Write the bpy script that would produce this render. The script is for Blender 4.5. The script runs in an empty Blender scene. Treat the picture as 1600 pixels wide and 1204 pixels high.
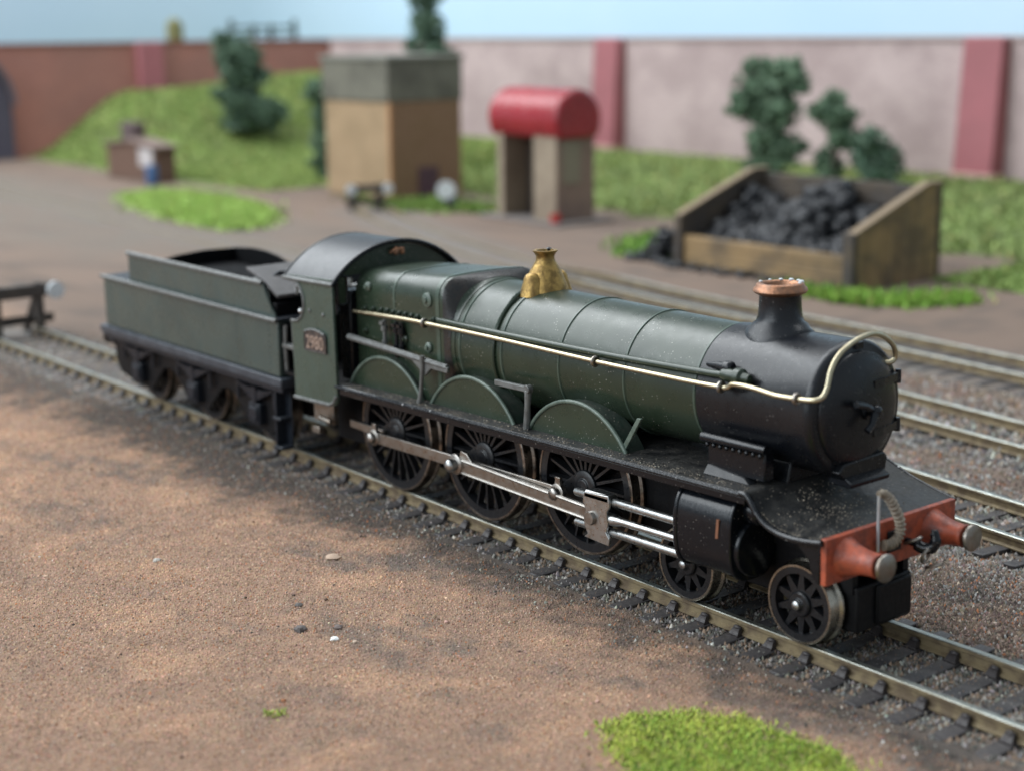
import bpy, bmesh, math, random
import numpy as np
from mathutils import Matrix, Vector
from mathutils.geometry import tessellate_polygon

# 1 Blender unit = 1 mm (a 4 mm : 1 ft model railway); x along the engine's track towards its front,
# y away from the viewer, z up, z = 0 at the top of the rails.
random.seed(7); rng = np.random.default_rng(7)
scn = bpy.context.scene
scn.unit_settings.system = 'METRIC'; scn.unit_settings.scale_length = 0.001
col = scn.collection

# ------------------------------------------------------------------ camera
cam = bpy.data.cameras.new('camera'); camo = bpy.data.objects.new('camera', cam); col.objects.link(camo)
CAMLOC = Vector((150.65, -188.33, 95.35))
FW = Vector((-0.75974386, 0.60991804, -0.22536471)); RT = Vector((0.62794453, 0.77818219, -0.01086972)); UP = Vector((-0.16874517, 0.14977474, 0.97421383))
m = Matrix((RT, UP, -FW)).transposed().to_4x4(); m.translation = CAMLOC
camo.matrix_world = m
cam.sensor_width = 36.0; cam.lens = 2412.5 / 1600 * 36; cam.clip_start = 1; cam.clip_end = 20000
cam.dof.use_dof = True; cam.dof.focus_distance = 271.0
cam.dof.aperture_fstop = 1e-3 * cam.lens / 3.0            # lens opening 3 mm
scn.camera = camo

# ------------------------------------------------------------------ room light
w = bpy.data.worlds.new('World'); scn.world = w; w.use_nodes = True
bg = w.node_tree.nodes['Background']; bg.inputs[0].default_value = (0.78, 0.90, 1.0, 1); bg.inputs[1].default_value = 0.46

def area(name, loc, target, sx, sy, power, colr):
    l = bpy.data.lights.new(name, 'AREA'); l.shape = 'RECTANGLE'; l.size = sx; l.size_y = sy; l.energy = power; l.color = colr
    o = bpy.data.objects.new(name, l); col.objects.link(o); o.location = loc
    o.rotation_euler = (Vector(target) - Vector(loc)).to_track_quat('-Z', 'Y').to_euler()
    return o
area('window_light', (-980, -330, 930), (-60, 30, 10), 1600, 900, 2.1e7, (0.925, 0.97, 1.0))
area('fill_light_near', (-480, -1350, 620), (-110, 0, 20), 1500, 800, 1.35e7, (0.86, 0.94, 1.0))  # added cool fill lamp for the near sides of engine and tender
area('fill_light_far', (-560, 380, 1150), (-600, 420, 0), 1500, 600, 1.05e7, (0.97, 0.99, 1.0))  # added lamp that brightens the backdrop and the rear scenery

scn.view_settings.view_transform = 'Standard'; scn.view_settings.look = 'None'
scn.view_settings.exposure = 0.12; scn.view_settings.gamma = 1.0
scn.render.engine = 'CYCLES'
scn.cycles.use_denoising = True
scn.cycles.max_bounces = 6; scn.cycles.diffuse_bounces = 3; scn.cycles.glossy_bounces = 3
scn.cycles.caustics_reflective = False; scn.cycles.caustics_refractive = False
scn.cycles.sample_clamp_indirect = 6

# ------------------------------------------------------------------ materials
def _n(nt, t, **kw):
    n = nt.nodes.new(t)
    for k, v in kw.items(): setattr(n, k, v)
    return n
def mat(name, base, rough=0.5, metal=0.0, var=None, vscale=0.15, vamt=0.5, bump=0.0, bscale=2.0, dust=0.0, dcol=(0.16, 0.14, 0.12),
        speck=0.0, scol=(0.32, 0.29, 0.25), attr=None, spec=0.5, coat=0.0, speck_scale=1.7, rvar=0.12):
    """Painted / weathered surface: base colour with patchy variation, dust that has settled on top faces, pale specks, fine relief."""
    m = bpy.data.materials.new(name); m.use_nodes = True; nt = m.node_tree; L = nt.links
    b = nt.nodes['Principled BSDF']; tc = _n(nt, 'ShaderNodeTexCoord'); co = tc.outputs['Object']
    if attr:
        a = _n(nt, 'ShaderNodeVertexColor', layer_name=attr); cur = a.outputs['Color']
    else:
        rgb = _n(nt, 'ShaderNodeRGB'); rgb.outputs[0].default_value = (*base, 1); cur = rgb.outputs[0]
    def mix(fac, a, c, blend='MIX'):
        x = _n(nt, 'ShaderNodeMix', data_type='RGBA', blend_type=blend)
        for sock, v in ((x.inputs[0], fac), (x.inputs[6], a), (x.inputs[7], c)):
            if hasattr(v, 'links'): L.new(v, sock)
            elif isinstance(v, (int, float)): sock.default_value = v
            else: sock.default_value = (*v, 1)
        return x.outputs[2]
    def ramp(src, lo, hi):
        r = _n(nt, 'ShaderNodeMapRange', interpolation_type='SMOOTHSTEP'); L.new(src, r.inputs[0]); r.inputs[1].default_value = lo; r.inputs[2].default_value = hi
        return r.outputs[0]
    def math_(op, a, c):
        x = _n(nt, 'ShaderNodeMath', operation=op)
        for s, v in zip(x.inputs, (a, c)):
            if hasattr(v, 'links'): L.new(v, s)
            else: s.default_value = v
        return x.outputs[0]
    def noise(sc, det=5, rg=0.55):
        x = _n(nt, 'ShaderNodeTexNoise'); x.inputs['Scale'].default_value = sc; x.inputs['Detail'].default_value = det; x.inputs['Roughness'].default_value = rg; L.new(co, x.inputs['Vector'])
        return x.outputs['Fac']
    nv = noise(vscale, 6, 0.6)
    if var is not None: cur = mix(math_('MULTIPLY', ramp(nv, 0.38, 0.66), vamt), cur, var)
    rr = rough
    if rvar:
        rm = _n(nt, 'ShaderNodeMapRange'); L.new(noise(vscale * 3.1 + 0.05, 5), rm.inputs[0]); rm.inputs[1].default_value = 0.3; rm.inputs[2].default_value = 0.7
        rm.inputs[3].default_value = max(0.05, rough - rvar); rm.inputs[4].default_value = min(1, rough + rvar); rr = rm.outputs[0]
    if dust:
        g = _n(nt, 'ShaderNodeNewGeometry'); sx = _n(nt, 'ShaderNodeSeparateXYZ'); L.new(g.outputs['Normal'], sx.inputs[0])
        up = ramp(sx.outputs['Z'], 0.45, 1.0)
        dn = ramp(noise(0.35, 7, 0.7), 0.35, 0.72)
        f = math_('MULTIPLY', math_('MULTIPLY', up, dn), dust)
        cur = mix(f, cur, dcol)
        rr = math_('ADD', math_('MULTIPLY', f, 0.45), rr) if hasattr(rr, 'links') else rr
    if speck:
        v = _n(nt, 'ShaderNodeTexVoronoi'); v.inputs['Scale'].default_value = speck_scale; L.new(co, v.inputs['Vector'])
        s1 = ramp(v.outputs['Distance'], 0.24, 0.12)
        s2 = ramp(noise(0.22, 4), 0.40, 0.58)
        hsv = _n(nt, 'ShaderNodeSeparateColor'); L.new(v.outputs['Color'], hsv.inputs[0])
        s3 = ramp(hsv.outputs[0], 0.50, 0.9)
        f = math_('MULTIPLY', math_('MULTIPLY', math_('MULTIPLY', s1, s2), s3), speck)
        cur = mix(f, cur, scol)
    L.new(cur, b.inputs['Base Color'])
    if hasattr(rr, 'links'): L.new(rr, b.inputs['Roughness'])
    else: b.inputs['Roughness'].default_value = rr
    b.inputs['Metallic'].default_value = metal
    b.inputs['Specular IOR Level'].default_value = spec
    if coat: b.inputs['Coat Weight'].default_value = coat; b.inputs['Coat Roughness'].default_value = 0.2
    if bump:
        bp = _n(nt, 'ShaderNodeBump'); bp.inputs['Strength'].default_value = 1.0; bp.inputs['Distance'].default_value = bump
        L.new(noise(bscale, 4, 0.6), bp.inputs['Height']); L.new(bp.outputs[0], b.inputs['Normal'])
    return m

GREEN = mat('green_paint', (0.0235, 0.038, 0.0225), 0.30, var=(0.016, 0.028, 0.017), vscale=0.12, vamt=0.8, bump=0.022, bscale=4.5, dust=0.10, dcol=(0.13, 0.14, 0.125), speck=0.9, scol=(0.34, 0.33, 0.29), rvar=0.05, spec=0.5)
GREEN_BAND = mat('green_paint_band', (0.055, 0.082, 0.060), 0.32, var=(0.035, 0.055, 0.040), vscale=0.3, vamt=0.7, rvar=0.07)
GREEN_LIT = mat('green_paint_lit', (0.050, 0.076, 0.060), 0.32, var=(0.040, 0.062, 0.048), vscale=0.10, vamt=0.8, bump=0.04, bscale=1.6, dust=0.3, dcol=(0.2, 0.21, 0.2), speck=0.4)  # engine green made paler: room light on the flat sides, in the colour
GREEN_LIT_TENDER = mat('green_paint_lit_tender', (0.050, 0.073, 0.066), 0.32, var=(0.038, 0.057, 0.052), vscale=0.07, vamt=0.8, bump=0.04, bscale=1.4, dust=0.3, dcol=(0.2, 0.21, 0.2))  # same green, paled and cooled: light on the tender put into the colour
GREEN_RIM = mat('green_paint_edge', (0.12, 0.155, 0.125), 0.36, var=(0.05, 0.075, 0.058), vscale=0.5, vamt=0.8)
BLACK = mat('black_paint', (0.0042, 0.0052, 0.0072), 0.30, var=(0.0065, 0.0075, 0.0095), vscale=0.2, vamt=0.7, bump=0.04, bscale=2.2, dust=0.2, dcol=(0.05, 0.05, 0.05), speck=0.6, scol=(0.24, 0.22, 0.2), rvar=0.08, spec=0.36)
BLACK_GLOSS = mat('black_gloss_paint', (0.0042, 0.0055, 0.0082), 0.22, var=(0.006, 0.0073, 0.010), vscale=0.3, vamt=0.6, bump=0.025, bscale=2.0, dust=0.08, dcol=(0.07, 0.07, 0.072), speck=0.6, rvar=0.06, spec=0.38)
SMOKEBOX = mat('smokebox_black', (0.0050, 0.0062, 0.0090), 0.30, var=(0.0085, 0.0092, 0.0115), vscale=0.25, vamt=0.8, bump=0.022, bscale=4.5, dust=0.10, dcol=(0.055, 0.062, 0.075), speck=0.55, scol=(0.24, 0.23, 0.22), rvar=0.06, spec=0.40)
EDGE = mat('worn_black_edge', (0.0045, 0.0055, 0.0078), 0.24, var=(0.02, 0.021, 0.023), vscale=0.5, vamt=0.6, bump=0.05, bscale=2.0, speck=1.0, scol=(0.5, 0.5, 0.5), speck_scale=0.85, spec=0.5)
DUSTY = mat('dusty_black_plate', (0.011, 0.0115, 0.0125), 0.40, var=(0.018, 0.018, 0.018), vscale=0.4, vamt=0.8, bump=0.06, bscale=2.5, dust=0.5, dcol=(0.072, 0.067, 0.059), spec=0.4, speck=1.0, scol=(0.36, 0.31, 0.25), speck_scale=1.9)
DUSTY_GREEN = mat('dusty_green', (0.022, 0.040, 0.030), 0.45, var=(0.03, 0.035, 0.03), vscale=0.4, bump=0.05, dust=0.5, dcol=(0.10, 0.095, 0.08), speck=1.0, scol=(0.38, 0.34, 0.28), speck_scale=1.9)
FRAME = mat('black_underframe', (0.0045, 0.0045, 0.0055), 0.5, var=(0.008, 0.008, 0.009), vscale=0.4, vamt=0.6, bump=0.05, spec=0.2)
SOOTBLACK = mat('matt_black', (0.0025, 0.0027, 0.0035), 0.8, spec=0.1, rvar=0)
TFRAME = mat('tender_frame_black', (0.014, 0.018, 0.025), 0.34, spec=0.25, var=(0.018, 0.020, 0.026), vscale=0.4, vamt=0.7, bump=0.05, dust=0.35, dcol=(0.12, 0.125, 0.13))
ROOF = mat('cab_roof_paint', (0.0085, 0.0105, 0.0145), 0.34, var=(0.012, 0.014, 0.018), vscale=0.15, vamt=0.6, bump=0.03, bscale=2.0, dust=0.08, dcol=(0.12, 0.125, 0.13), speck=0.4, rvar=0.04)
WHEEL = mat('wheel_black', (0.009, 0.0095, 0.0115), 0.36, var=(0.016, 0.0165, 0.018), vscale=0.6, vamt=0.6, bump=0.03)
STEEL = mat('bright_steel', (0.48, 0.49, 0.49), 0.34, 1.0, var=(0.34, 0.33, 0.31), vscale=0.5, vamt=0.7, bump=0.02, bscale=3)
STEEL_DULL = mat('dull_steel', (0.34, 0.32, 0.29), 0.42, 1.0, var=(0.24, 0.19, 0.15), vscale=0.5, vamt=0.8, bump=0.03, bscale=3)
ROD = mat('rod_steel', (0.36, 0.34, 0.315), 0.36, 1.0, var=(0.29, 0.26, 0.23), vscale=0.35, vamt=0.8, bump=0.02, bscale=3)
TYRE = mat('tyre_steel', (0.38, 0.33, 0.28), 0.34, 1.0, var=(0.13, 0.09, 0.07), vscale=0.5, vamt=0.8, bump=0.02)
BOGIE_TYRE = mat('nickel_tyre', (0.46, 0.43, 0.37), 0.28, 1.0, var=(0.30, 0.27, 0.22), vscale=0.5, vamt=0.7, rvar=0.06)
PAINTED_GREY = mat('grey_casting', (0.16, 0.165, 0.16), 0.5, 0.3, var=(0.09, 0.09, 0.085), vscale=0.6, vamt=0.7, bump=0.06)
BRASS_WIRE = mat('brass_wire', (0.50, 0.45, 0.32), 0.36, 1.0, var=(0.45, 0.38, 0.25), vscale=0.4, vamt=0.6)
BRASS = mat('gold_paint', (0.42, 0.27, 0.085), 0.42, 0.75, var=(0.16, 0.10, 0.035), vscale=0.7, vamt=0.85, bump=0.10, bscale=2.2)
COPPER = mat('copper', (0.38, 0.185, 0.105), 0.46, 0.8, var=(0.22, 0.13, 0.09), vscale=0.7, vamt=0.8, bump=0.08, bscale=2)
RED = mat('buffer_beam_red', (0.43, 0.088, 0.040), 0.48, var=(0.17, 0.045, 0.030), vscale=0.45, vamt=0.85, bump=0.05, bscale=2.0, speck=0.8, scol=(0.30, 0.22, 0.18))
HOSE = mat('hose', (0.30, 0.25, 0.19), 0.6, var=(0.14, 0.115, 0.09), vscale=0.8, vamt=0.7, bump=0.05)
RUST = mat('rust_chip', (0.22, 0.085, 0.04), 0.7, var=(0.12, 0.06, 0.04), vscale=2)
PLATE = mat('number_plate_field', (0.028, 0.022, 0.022), 0.5, var=(0.13, 0.09, 0.07), vscale=0.8, vamt=0.6, bump=0.03)
PLATE_FIG = mat('number_plate_figures', (0.42, 0.31, 0.25), 0.45, 0.3)
CREAM_GREY = mat('cab_inside', (0.28, 0.27, 0.29), 0.6, var=(0.10, 0.09, 0.10), vscale=0.6, vamt=0.6)
RAILTOP = mat('rail_nickel', (0.36, 0.375, 0.34), 0.36, 0.9, var=(0.27, 0.265, 0.22), vscale=0.25, vamt=0.8, bump=0.02)
RAILSIDE = mat('rail_side_weathered', (0.24, 0.185, 0.105), 0.55, 0.2, var=(0.12, 0.085, 0.055), vscale=0.35, vamt=0.85, bump=0.05, bscale=2)
SLEEPER = mat('sleeper_dark', (0.032, 0.028, 0.030), 0.55, var=(0.062, 0.055, 0.054), vscale=0.5, vamt=0.8, bump=0.10, bscale=1.6, dust=0.4, dcol=(0.12, 0.11, 0.105), speck=0.6)
CHAIR = mat('rail_chair_dark', (0.030, 0.025, 0.026), 0.55, var=(0.06, 0.045, 0.04), vscale=0.8, bump=0.06)
GRAIN = mat('grains', (0.3, 0.2, 0.15), 0.85, attr='col', rvar=0, spec=0.25)
GRASSM = mat('grass_fibres', (0.1, 0.2, 0.03), 0.75, attr='col', rvar=0, spec=0.15)
LEAF = mat('foliage', (0.02, 0.05, 0.03), 0.75, attr='col', rvar=0, spec=0.2)
COAL = mat('coal', (0.006, 0.0066, 0.0085), 0.42, var=(0.014, 0.016, 0.021), vscale=0.2, vamt=0.6, bump=0.2, bscale=0.6, spec=0.4)
BARK = mat('bark', (0.05, 0.035, 0.025), 0.8, bump=0.3, bscale=0.5)

# ------------------------------------------------------------------ mesh builder
class MB:
    def __init__(s): s.v = []; s.f = []
    def add(s, vs, fs):
        o = len(s.v); s.v += [tuple(map(float, p)) for p in vs]; s.f += [tuple(i + o for i in f) for f in fs]; return s
    def box(s, x0, x1, y0, y1, z0, z1):
        return s.add([(x, y, z) for x in (x0, x1) for y in (y0, y1) for z in (z0, z1)],
                     [(0, 1, 3, 2), (4, 6, 7, 5), (0, 4, 5, 1), (2, 3, 7, 6), (0, 2, 6, 4), (1, 5, 7, 3)])
    def prism(s, polys, axis, a, b):
        """polys: outer outline (and holes) as 2-D points in the plane normal to axis; extruded from a to b."""
        if not isinstance(polys[0][0], (tuple, list)): polys = [polys]
        def P(p, t):
            return {'x': (t, p[0], p[1]), 'y': (p[0], t, p[1]), 'z': (p[0], p[1], t)}[axis]
        flat = [p for q in polys for p in q]; n = len(flat)
        tris = tessellate_polygon([[Vector((p[0], p[1], 0)) for p in q] for q in polys])
        vs = [P(p, a) for p in flat] + [P(p, b) for p in flat]
        if len(polys) == 1: fs = [tuple(range(n)), tuple(range(2 * n - 1, n - 1, -1))]
        else: fs = [tuple(t) for t in tris] + [tuple(i + n for i in reversed(t)) for t in tris]
        o = 0
        for q in polys:
            k = len(q)
            for i in range(k):
                j = (i + 1) % k; fs.append((o + i, o + j, n + o + j, n + o + i))
            o += k
        return s.add(vs, fs)
    def loft(s, rings, cap=True, closed=True):
        n = len(rings[0]); o = [p for r in rings for p in r]; fs = []
        for k in range(len(rings) - 1):
            for i in range(n if closed else n - 1):
                j = (i + 1) % n; fs.append((k * n + i, k * n + j, (k + 1) * n + j, (k + 1) * n + i))
        if cap: fs += [tuple(range(n - 1, -1, -1)), tuple(range((len(rings) - 1) * n, len(rings) * n))]
        return s.add(o, fs)
    def lathe(s, prof, c, axis='z', n=32, cap=True):
        rings = []
        for r, h in prof:
            ring = []
            for i in range(n):
                t = 2 * math.pi * i / n; a, b = r * math.cos(t), r * math.sin(t)
                ring.append({'z': (c[0] + a, c[1] + b, c[2] + h), 'x': (c[0] + h, c[1] + a, c[2] + b), 'y': (c[0] + a, c[1] + h, c[2] + b)}[axis])
            rings.append(ring)
        return s.loft(rings, cap)
    def tube(s, path, r, n=8, cap=True):
        P = [Vector(p) for p in path]; rings = []; R = r if isinstance(r, (list, tuple)) else [r] * len(P)
        ref = Vector((0, 0, 1)); d0 = (P[1] - P[0]).normalized()
        if abs(d0.z) > 0.9: ref = Vector((1, 0, 0))
        u = ref.cross(d0).normalized()
        for i, p in enumerate(P):
            d = (P[min(i + 1, len(P) - 1)] - P[max(i - 1, 0)]).normalized()
            u = (u - d * u.dot(d)).normalized(); v = d.cross(u)
            rings.append([tuple(p + (u * math.cos(2 * math.pi * k / n) + v * math.sin(2 * math.pi * k / n)) * R[i]) for k in range(n)])
        return s.loft(rings, cap)
    def sphere(s, c, rx, ry=None, rz=None, n=12, k=8):
        ry = ry or rx; rz = rz or rx
        return s.loft([[(c[0] + rx * math.sin(a) * math.cos(2 * math.pi * i / n), c[1] + ry * math.sin(a) * math.sin(2 * math.pi * i / n), c[2] + rz * math.cos(a)) for i in range(n)]
                       for a in [math.pi * (0.02 + 0.96 * q / k) for q in range(k + 1)]])
    def build(s, name, material, parent=None, off=(0, 0, 0), bevel=0, smooth=40, seg=2, loc=None, rot=None):
        me = bpy.data.meshes.new(name)
        me.from_pydata([(p[0] + off[0], p[1] + off[1], p[2] + off[2]) for p in s.v], [], s.f)
        bm = bmesh.new(); bm.from_mesh(me); bmesh.ops.recalc_face_normals(bm, faces=bm.faces); bm.to_mesh(me); bm.free()
        me.materials.append(material)
        if smooth is not None:
            me.polygons.foreach_set('use_smooth', [True] * len(me.polygons)); me.set_sharp_from_angle(angle=math.radians(smooth))
        o = bpy.data.objects.new(name, me); col.objects.link(o)
        if bevel:
            b = o.modifiers.new('bevel', 'BEVEL'); b.width = bevel; b.segments = seg; b.limit_method = 'ANGLE'; b.angle_limit = math.radians(38); b.harden_normals = False
        if parent: o.parent = parent
        if loc: o.location = loc
        if rot: o.rotation_euler = rot
        return o
def tag(o, label=None, cat=None, group=None, kind=None):
    for k, v in (('label', label), ('category', cat), ('group', group), ('kind', kind)):
        if v: o[k] = v
    return o
def empty(name, loc=(0, 0, 0), rot=(0, 0, 0)):
    o = bpy.data.objects.new(name, None); col.objects.link(o); o.location = loc; o.rotation_euler = rot; o.empty_display_size = 5; return o
def copy_obj(o, parent=None, loc=None, rot=None):
    c = o.copy(); col.objects.link(c)
    if parent: c.parent = parent
    if loc is not None: c.location = loc
    if rot is not None: c.rotation_euler = rot
    return c
def arc(cx, cy, r, a0, a1, n=16):
    return [(cx + r * math.cos(math.radians(a0 + (a1 - a0) * i / n)), cy + r * math.sin(math.radians(a0 + (a1 - a0) * i / n))) for i in range(n + 1)]
def rrect(x0, x1, y0, y1, r, n=5):
    return arc(x1 - r, y0 + r, r, -90, 0, n) + arc(x1 - r, y1 - r, r, 0, 90, n) + arc(x0 + r, y1 - r, r, 90, 180, n) + arc(x0 + r, y0 + r, r, 180, 270, n)
def spline(pts, n=6):
    P = [np.array(p, float) for p in pts]; out = []
    for i in range(len(P) - 1):
        p0, p1, p2, p3 = P[max(i - 1, 0)], P[i], P[i + 1], P[min(i + 2, len(P) - 1)]
        for k in range(n):
            t = k / n; out.append(tuple(0.5 * (2 * p1 + (p2 - p0) * t + (2 * p0 - 5 * p1 + 4 * p2 - p3) * t * t + (3 * p1 - p0 - 3 * p2 + p3) * t ** 3)))
    return out + [tuple(P[-1])]

# ------------------------------------------------------------------ terrain
_ph = [(rng.uniform(0, 6.28), rng.uniform(0, 6.28), rng.uniform(0, 6.28)) for _ in range(40)]
def wob(x, y, sc, k=0, oct=4):
    s = 0; a = 1; tot = 0
    for i in range(oct):
        p = _ph[(k + i) % 40]; th = p[2]; f = 2 ** i / sc
        u = (x * math.cos(th) + y * math.sin(th)) * f; v = (-x * math.sin(th) + y * math.cos(th)) * f
        s = s + a * (np.sin(u * 6.28 + p[0] + 1.7 * np.sin(v * 4.1 + p[1])) * np.cos(v * 5.3 + p[1])); tot += a; a *= 0.55
    return s / tot
def sstep(t): t = np.clip(t, 0, 1); return t * t * (3 - 2 * t)
def track1(x): return -0.0165 * np.where(x < -150, -150 - x, 0.0) + 0 * x
TRACKS = {  # centre lines
    1: [(x, float(track1(np.array(float(x))))) for x in range(-346, 121, 6)],
    2: spline([(160, 52), (-10, 71), (-200, 93), (-300, 101), (-365, 104)], 12),
    3: spline([(160, 104), (-50, 129), (-250, 152), (-340, 158), (-425, 163), (-800, 182), (-1060, 205)], 12),
    4: spline([(170, 162), (-93, 194), (-265, 208), (-420, 240), (-565, 287)], 12)}
def dist_track(x, y, k):
    P = np.array(TRACKS[k]); best = np.full(np.shape(x), 1e9)
    for a, b in zip(P[:-1], P[1:]):
        d = b - a; t = np.clip(((x - a[0]) * d[0] + (y - a[1]) * d[1]) / (d @ d), 0, 1)
        best = np.minimum(best, np.hypot(x - a[0] - t * d[0], y - a[1] - t * d[1]))
    return best
def height(x, y):
    h = -3.35 + 0.35 * wob(x, y, 60, 0) + 0.16 * wob(x, y, 17, 7)
    d1 = dist_track(x, y, 1)
    h = np.where(d1 < 17, -3.08 + 0.12 * wob(x, y, 5, 3) + (0.42 * sstep((wob(x, y, 11, 31) + 0.25) / 0.5) - 0.05) * sstep((d1 - 13.2) / 3), h)
    h = h + 0.62 * sstep((d1 - 15) / 4) * (1 - sstep((d1 - 24) / 14)) * (y < 0)
    h = h + 11 * sstep((y - 395) / 190) * sstep((x + 1150) / 60)
    h = h + 50 * sstep((y - 295) / 95) * sstep((-890 - x) / 170)
    return h
C_SAND = np.array((0.335, 0.216, 0.150)); C_SAND2 = np.array((0.425, 0.266, 0.175)); C_SOOT = np.array((0.100, 0.086, 0.076)); C_BALL = np.array((0.190, 0.178, 0.162))
C_EARTH = np.array((0.180, 0.132, 0.104)); C_GRASS = np.array((0.15, 0.225, 0.055)); C_LIME = np.array((0.235, 0.40, 0.055)); C_OLIVE = np.array((0.115, 0.150, 0.055))
def lerp(a, b, t): return a * (1 - t)[..., None] + b * t[..., None]
def inpoly(x, y, poly):
    c = np.zeros(np.shape(x), bool); n = len(poly)
    for i in range(n):
        x0, y0 = poly[i]; x1, y1 = poly[i - 1]
        c ^= ((y0 > y) != (y1 > y)) & (x < (x1 - x0) * (y - y0) / (y1 - y0 + 1e-12) + x0)
    return c
LIME_POLY = [(-740, 222), (-762, 256), (-715, 268), (-640, 260), (-585, 236), (-545, 205), (-548, 188), (-605, 190), (-680, 202)]
FG_POLY = [(-2.5, -48.6), (-2.6, -44.0), (0.4, -38.1), (6.5, -33.7), (13.9, -32.2), (23.1, -30.6), (31.1, -32.9), (38, -40), (34, -56), (18.4, -63), (9.1, -54.7), (2.1, -52.4)]
def ground_colour(x, y):
    """Colour of the scatter material itself (sand, ash and soot near the rails, grass scatter)."""
    c = np.broadcast_to(C_SAND, x.shape + (3,)).copy()
    c = lerp(c, C_SAND2, 0.9 * sstep((wob(x, y, 38, 11) + 0.0) / 0.55))
    pat = wob(x * 0.55, y * 1.3, 58, 15) + 0.55 * wob(x, y, 15, 22) + 0.25 * wob(x, y, 5, 28)
    c = lerp(c, C_SOOT * 1.35, 0.78 * sstep((pat - 0.02) / 0.9) * (0.3 + 0.7 * sstep((y + 100) / 60)))
    d1 = dist_track(x, y, 1)
    near = 1 - sstep((d1 - 16 - 9 * wob(x, y, 34, 20) - 6 * wob(x, y, 9, 33) - 8 * sstep((-60 - x) / 90)) / 17)
    c = lerp(c, C_SOOT * 0.80, 0.92 * near)
    c = lerp(c, C_BALL, 0.8 * (1 - sstep((d1 - 12) / 7)))
    back = sstep((y - 8) / 20)
    e = lerp(np.broadcast_to(C_EARTH, c.shape), C_SOOT * 0.95, 0.8 * sstep((wob(x, y, 62, 25) + 0.6 * wob(x, y, 24, 35) + 0.05) / 0.8))
    c = lerp(c, e, back)
    for k in (2, 3, 4):
        c = lerp(c, C_BALL * 0.85, 0.85 * (1 - sstep((dist_track(x, y, k) - 14 - 8 * wob(x, y, 40, k * 3)) / 12)))
    yard = sstep((-430 - x) / 120) * sstep((y - 70) / 40) * (1 - sstep((y - 225 - 0.02 * (x + 600)) / 30))
    c = lerp(c, np.array((0.150, 0.132, 0.112)), (0.5 + 0.4 * sstep((wob(x, y, 70, 2) + 0.2) / 0.5)) * yard)
    g = sstep((y - 375 - 16 * wob(x, y, 60, 4)) / 25) * sstep((x + 1080) / 20)
    g = np.maximum(g, sstep((y - 285 - 10 * wob(x, y, 40, 5)) / 18) * sstep((-700 - x) / 60))
    g = np.maximum(g, sstep((y - 318 - 8 * wob(x, y, 40, 5)) / 14) * sstep((x + 221) / 8))
    gc = lerp(np.broadcast_to(C_GRASS, c.shape), C_OLIVE, sstep((wob(x, y, 90, 9) + 0.15) / 0.5))
    c = lerp(c, gc, g)
    return c
xs = np.concatenate([np.arange(-2200, -330, 22.0), np.arange(-330, 84, 1.8), np.arange(84, 420, 14.0)])
ys = np.concatenate([np.arange(-420, -150, 14.0), np.arange(-150, 60, 1.8), np.arange(60, 640, 9.0), np.arange(640, 1400, 60.0)])
GX, GY = np.meshgrid(xs, ys, indexing='ij')
def np_mesh(name, V, F, mat_, colr=None, parent=None, smooth=False):
    """V (n,3); F (m,3) or (m,4) index arrays"""
    me = bpy.data.meshes.new(name); k = F.shape[1]
    me.vertices.add(len(V)); me.vertices.foreach_set('co', V.astype(np.float32).ravel())
    me.loops.add(F.size); me.loops.foreach_set('vertex_index', F.astype(np.int32).ravel())
    me.polygons.add(len(F)); me.polygons.foreach_set('loop_start', (np.arange(len(F)) * k).astype(np.int32))
    me.update(calc_edges=True)
    if colr is not None:
        a = me.color_attributes.new('col', 'FLOAT_COLOR', 'POINT'); a.data.foreach_set('color', np.concatenate([colr, np.ones((len(V), 1))], 1).astype(np.float32).ravel())
    if smooth: me.polygons.foreach_set('use_smooth', [True] * len(F))
    me.materials.append(mat_); me.validate()
    o = bpy.data.objects.new(name, me); col.objects.link(o)
    if parent: o.parent = parent
    return o
GV = np.stack([GX, GY, height(GX, GY)], -1).reshape(-1, 3); nx, ny = GX.shape
idx = np.arange(nx * ny).reshape(nx, ny)
GF = np.stack([idx[:-1, :-1], idx[1:, :-1], idx[1:, 1:], idx[:-1, 1:]], -1).reshape(-1, 4)
GROUND = mat('layout_ground', (0.3, 0.2, 0.14), 0.9, attr='col', var=(0.17, 0.12, 0.095), vscale=0.12, vamt=0.35, bump=0.35, bscale=1.5, spec=0.2, rvar=0)
ground = np_mesh('ground', GV, GF, GROUND, (ground_colour(GX, GY) * np.where(GY < 60, 0.9, 1.0)[..., None]).reshape(-1, 3), smooth=True)  # front part of the sheet darkened to match the grains' self-shade
tag(ground, 'sandy brown scattered ground of the model railway layout', kind='structure')

# --- grains: small scattered chips (numpy octahedra)
OCT_V = np.array([(1, 0, 0), (-1, 0, 0), (0, 1, 0), (0, -1, 0), (0, 0, 1), (0, 0, -1)], float)
OCT_F = np.array([(0, 2, 4), (2, 1, 4), (1, 3, 4), (3, 0, 4), (2, 0, 5), (1, 2, 5), (3, 1, 5), (0, 3, 5)])
CUB_V = np.array([(x, y, z) for x in (-1, 1) for y in (-1, 1) for z in (-1, 1)], float) * 0.72
CUB_F = np.array([(0, 1, 3), (0, 3, 2), (4, 6, 7), (4, 7, 5), (0, 4, 5), (0, 5, 1), (2, 3, 7), (2, 7, 6), (0, 2, 6), (0, 6, 4), (1, 5, 7), (1, 7, 3)])
PYR_V = np.array([(1, 0, -0.35), (0, 1, -0.35), (-1, 0, -0.35), (0, -1, -0.35), (0, 0, 1.25)], float); PYR_F = np.array([(0, 1, 4), (1, 2, 4), (2, 3, 4), (3, 0, 4)])   # half-buried grain
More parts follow.
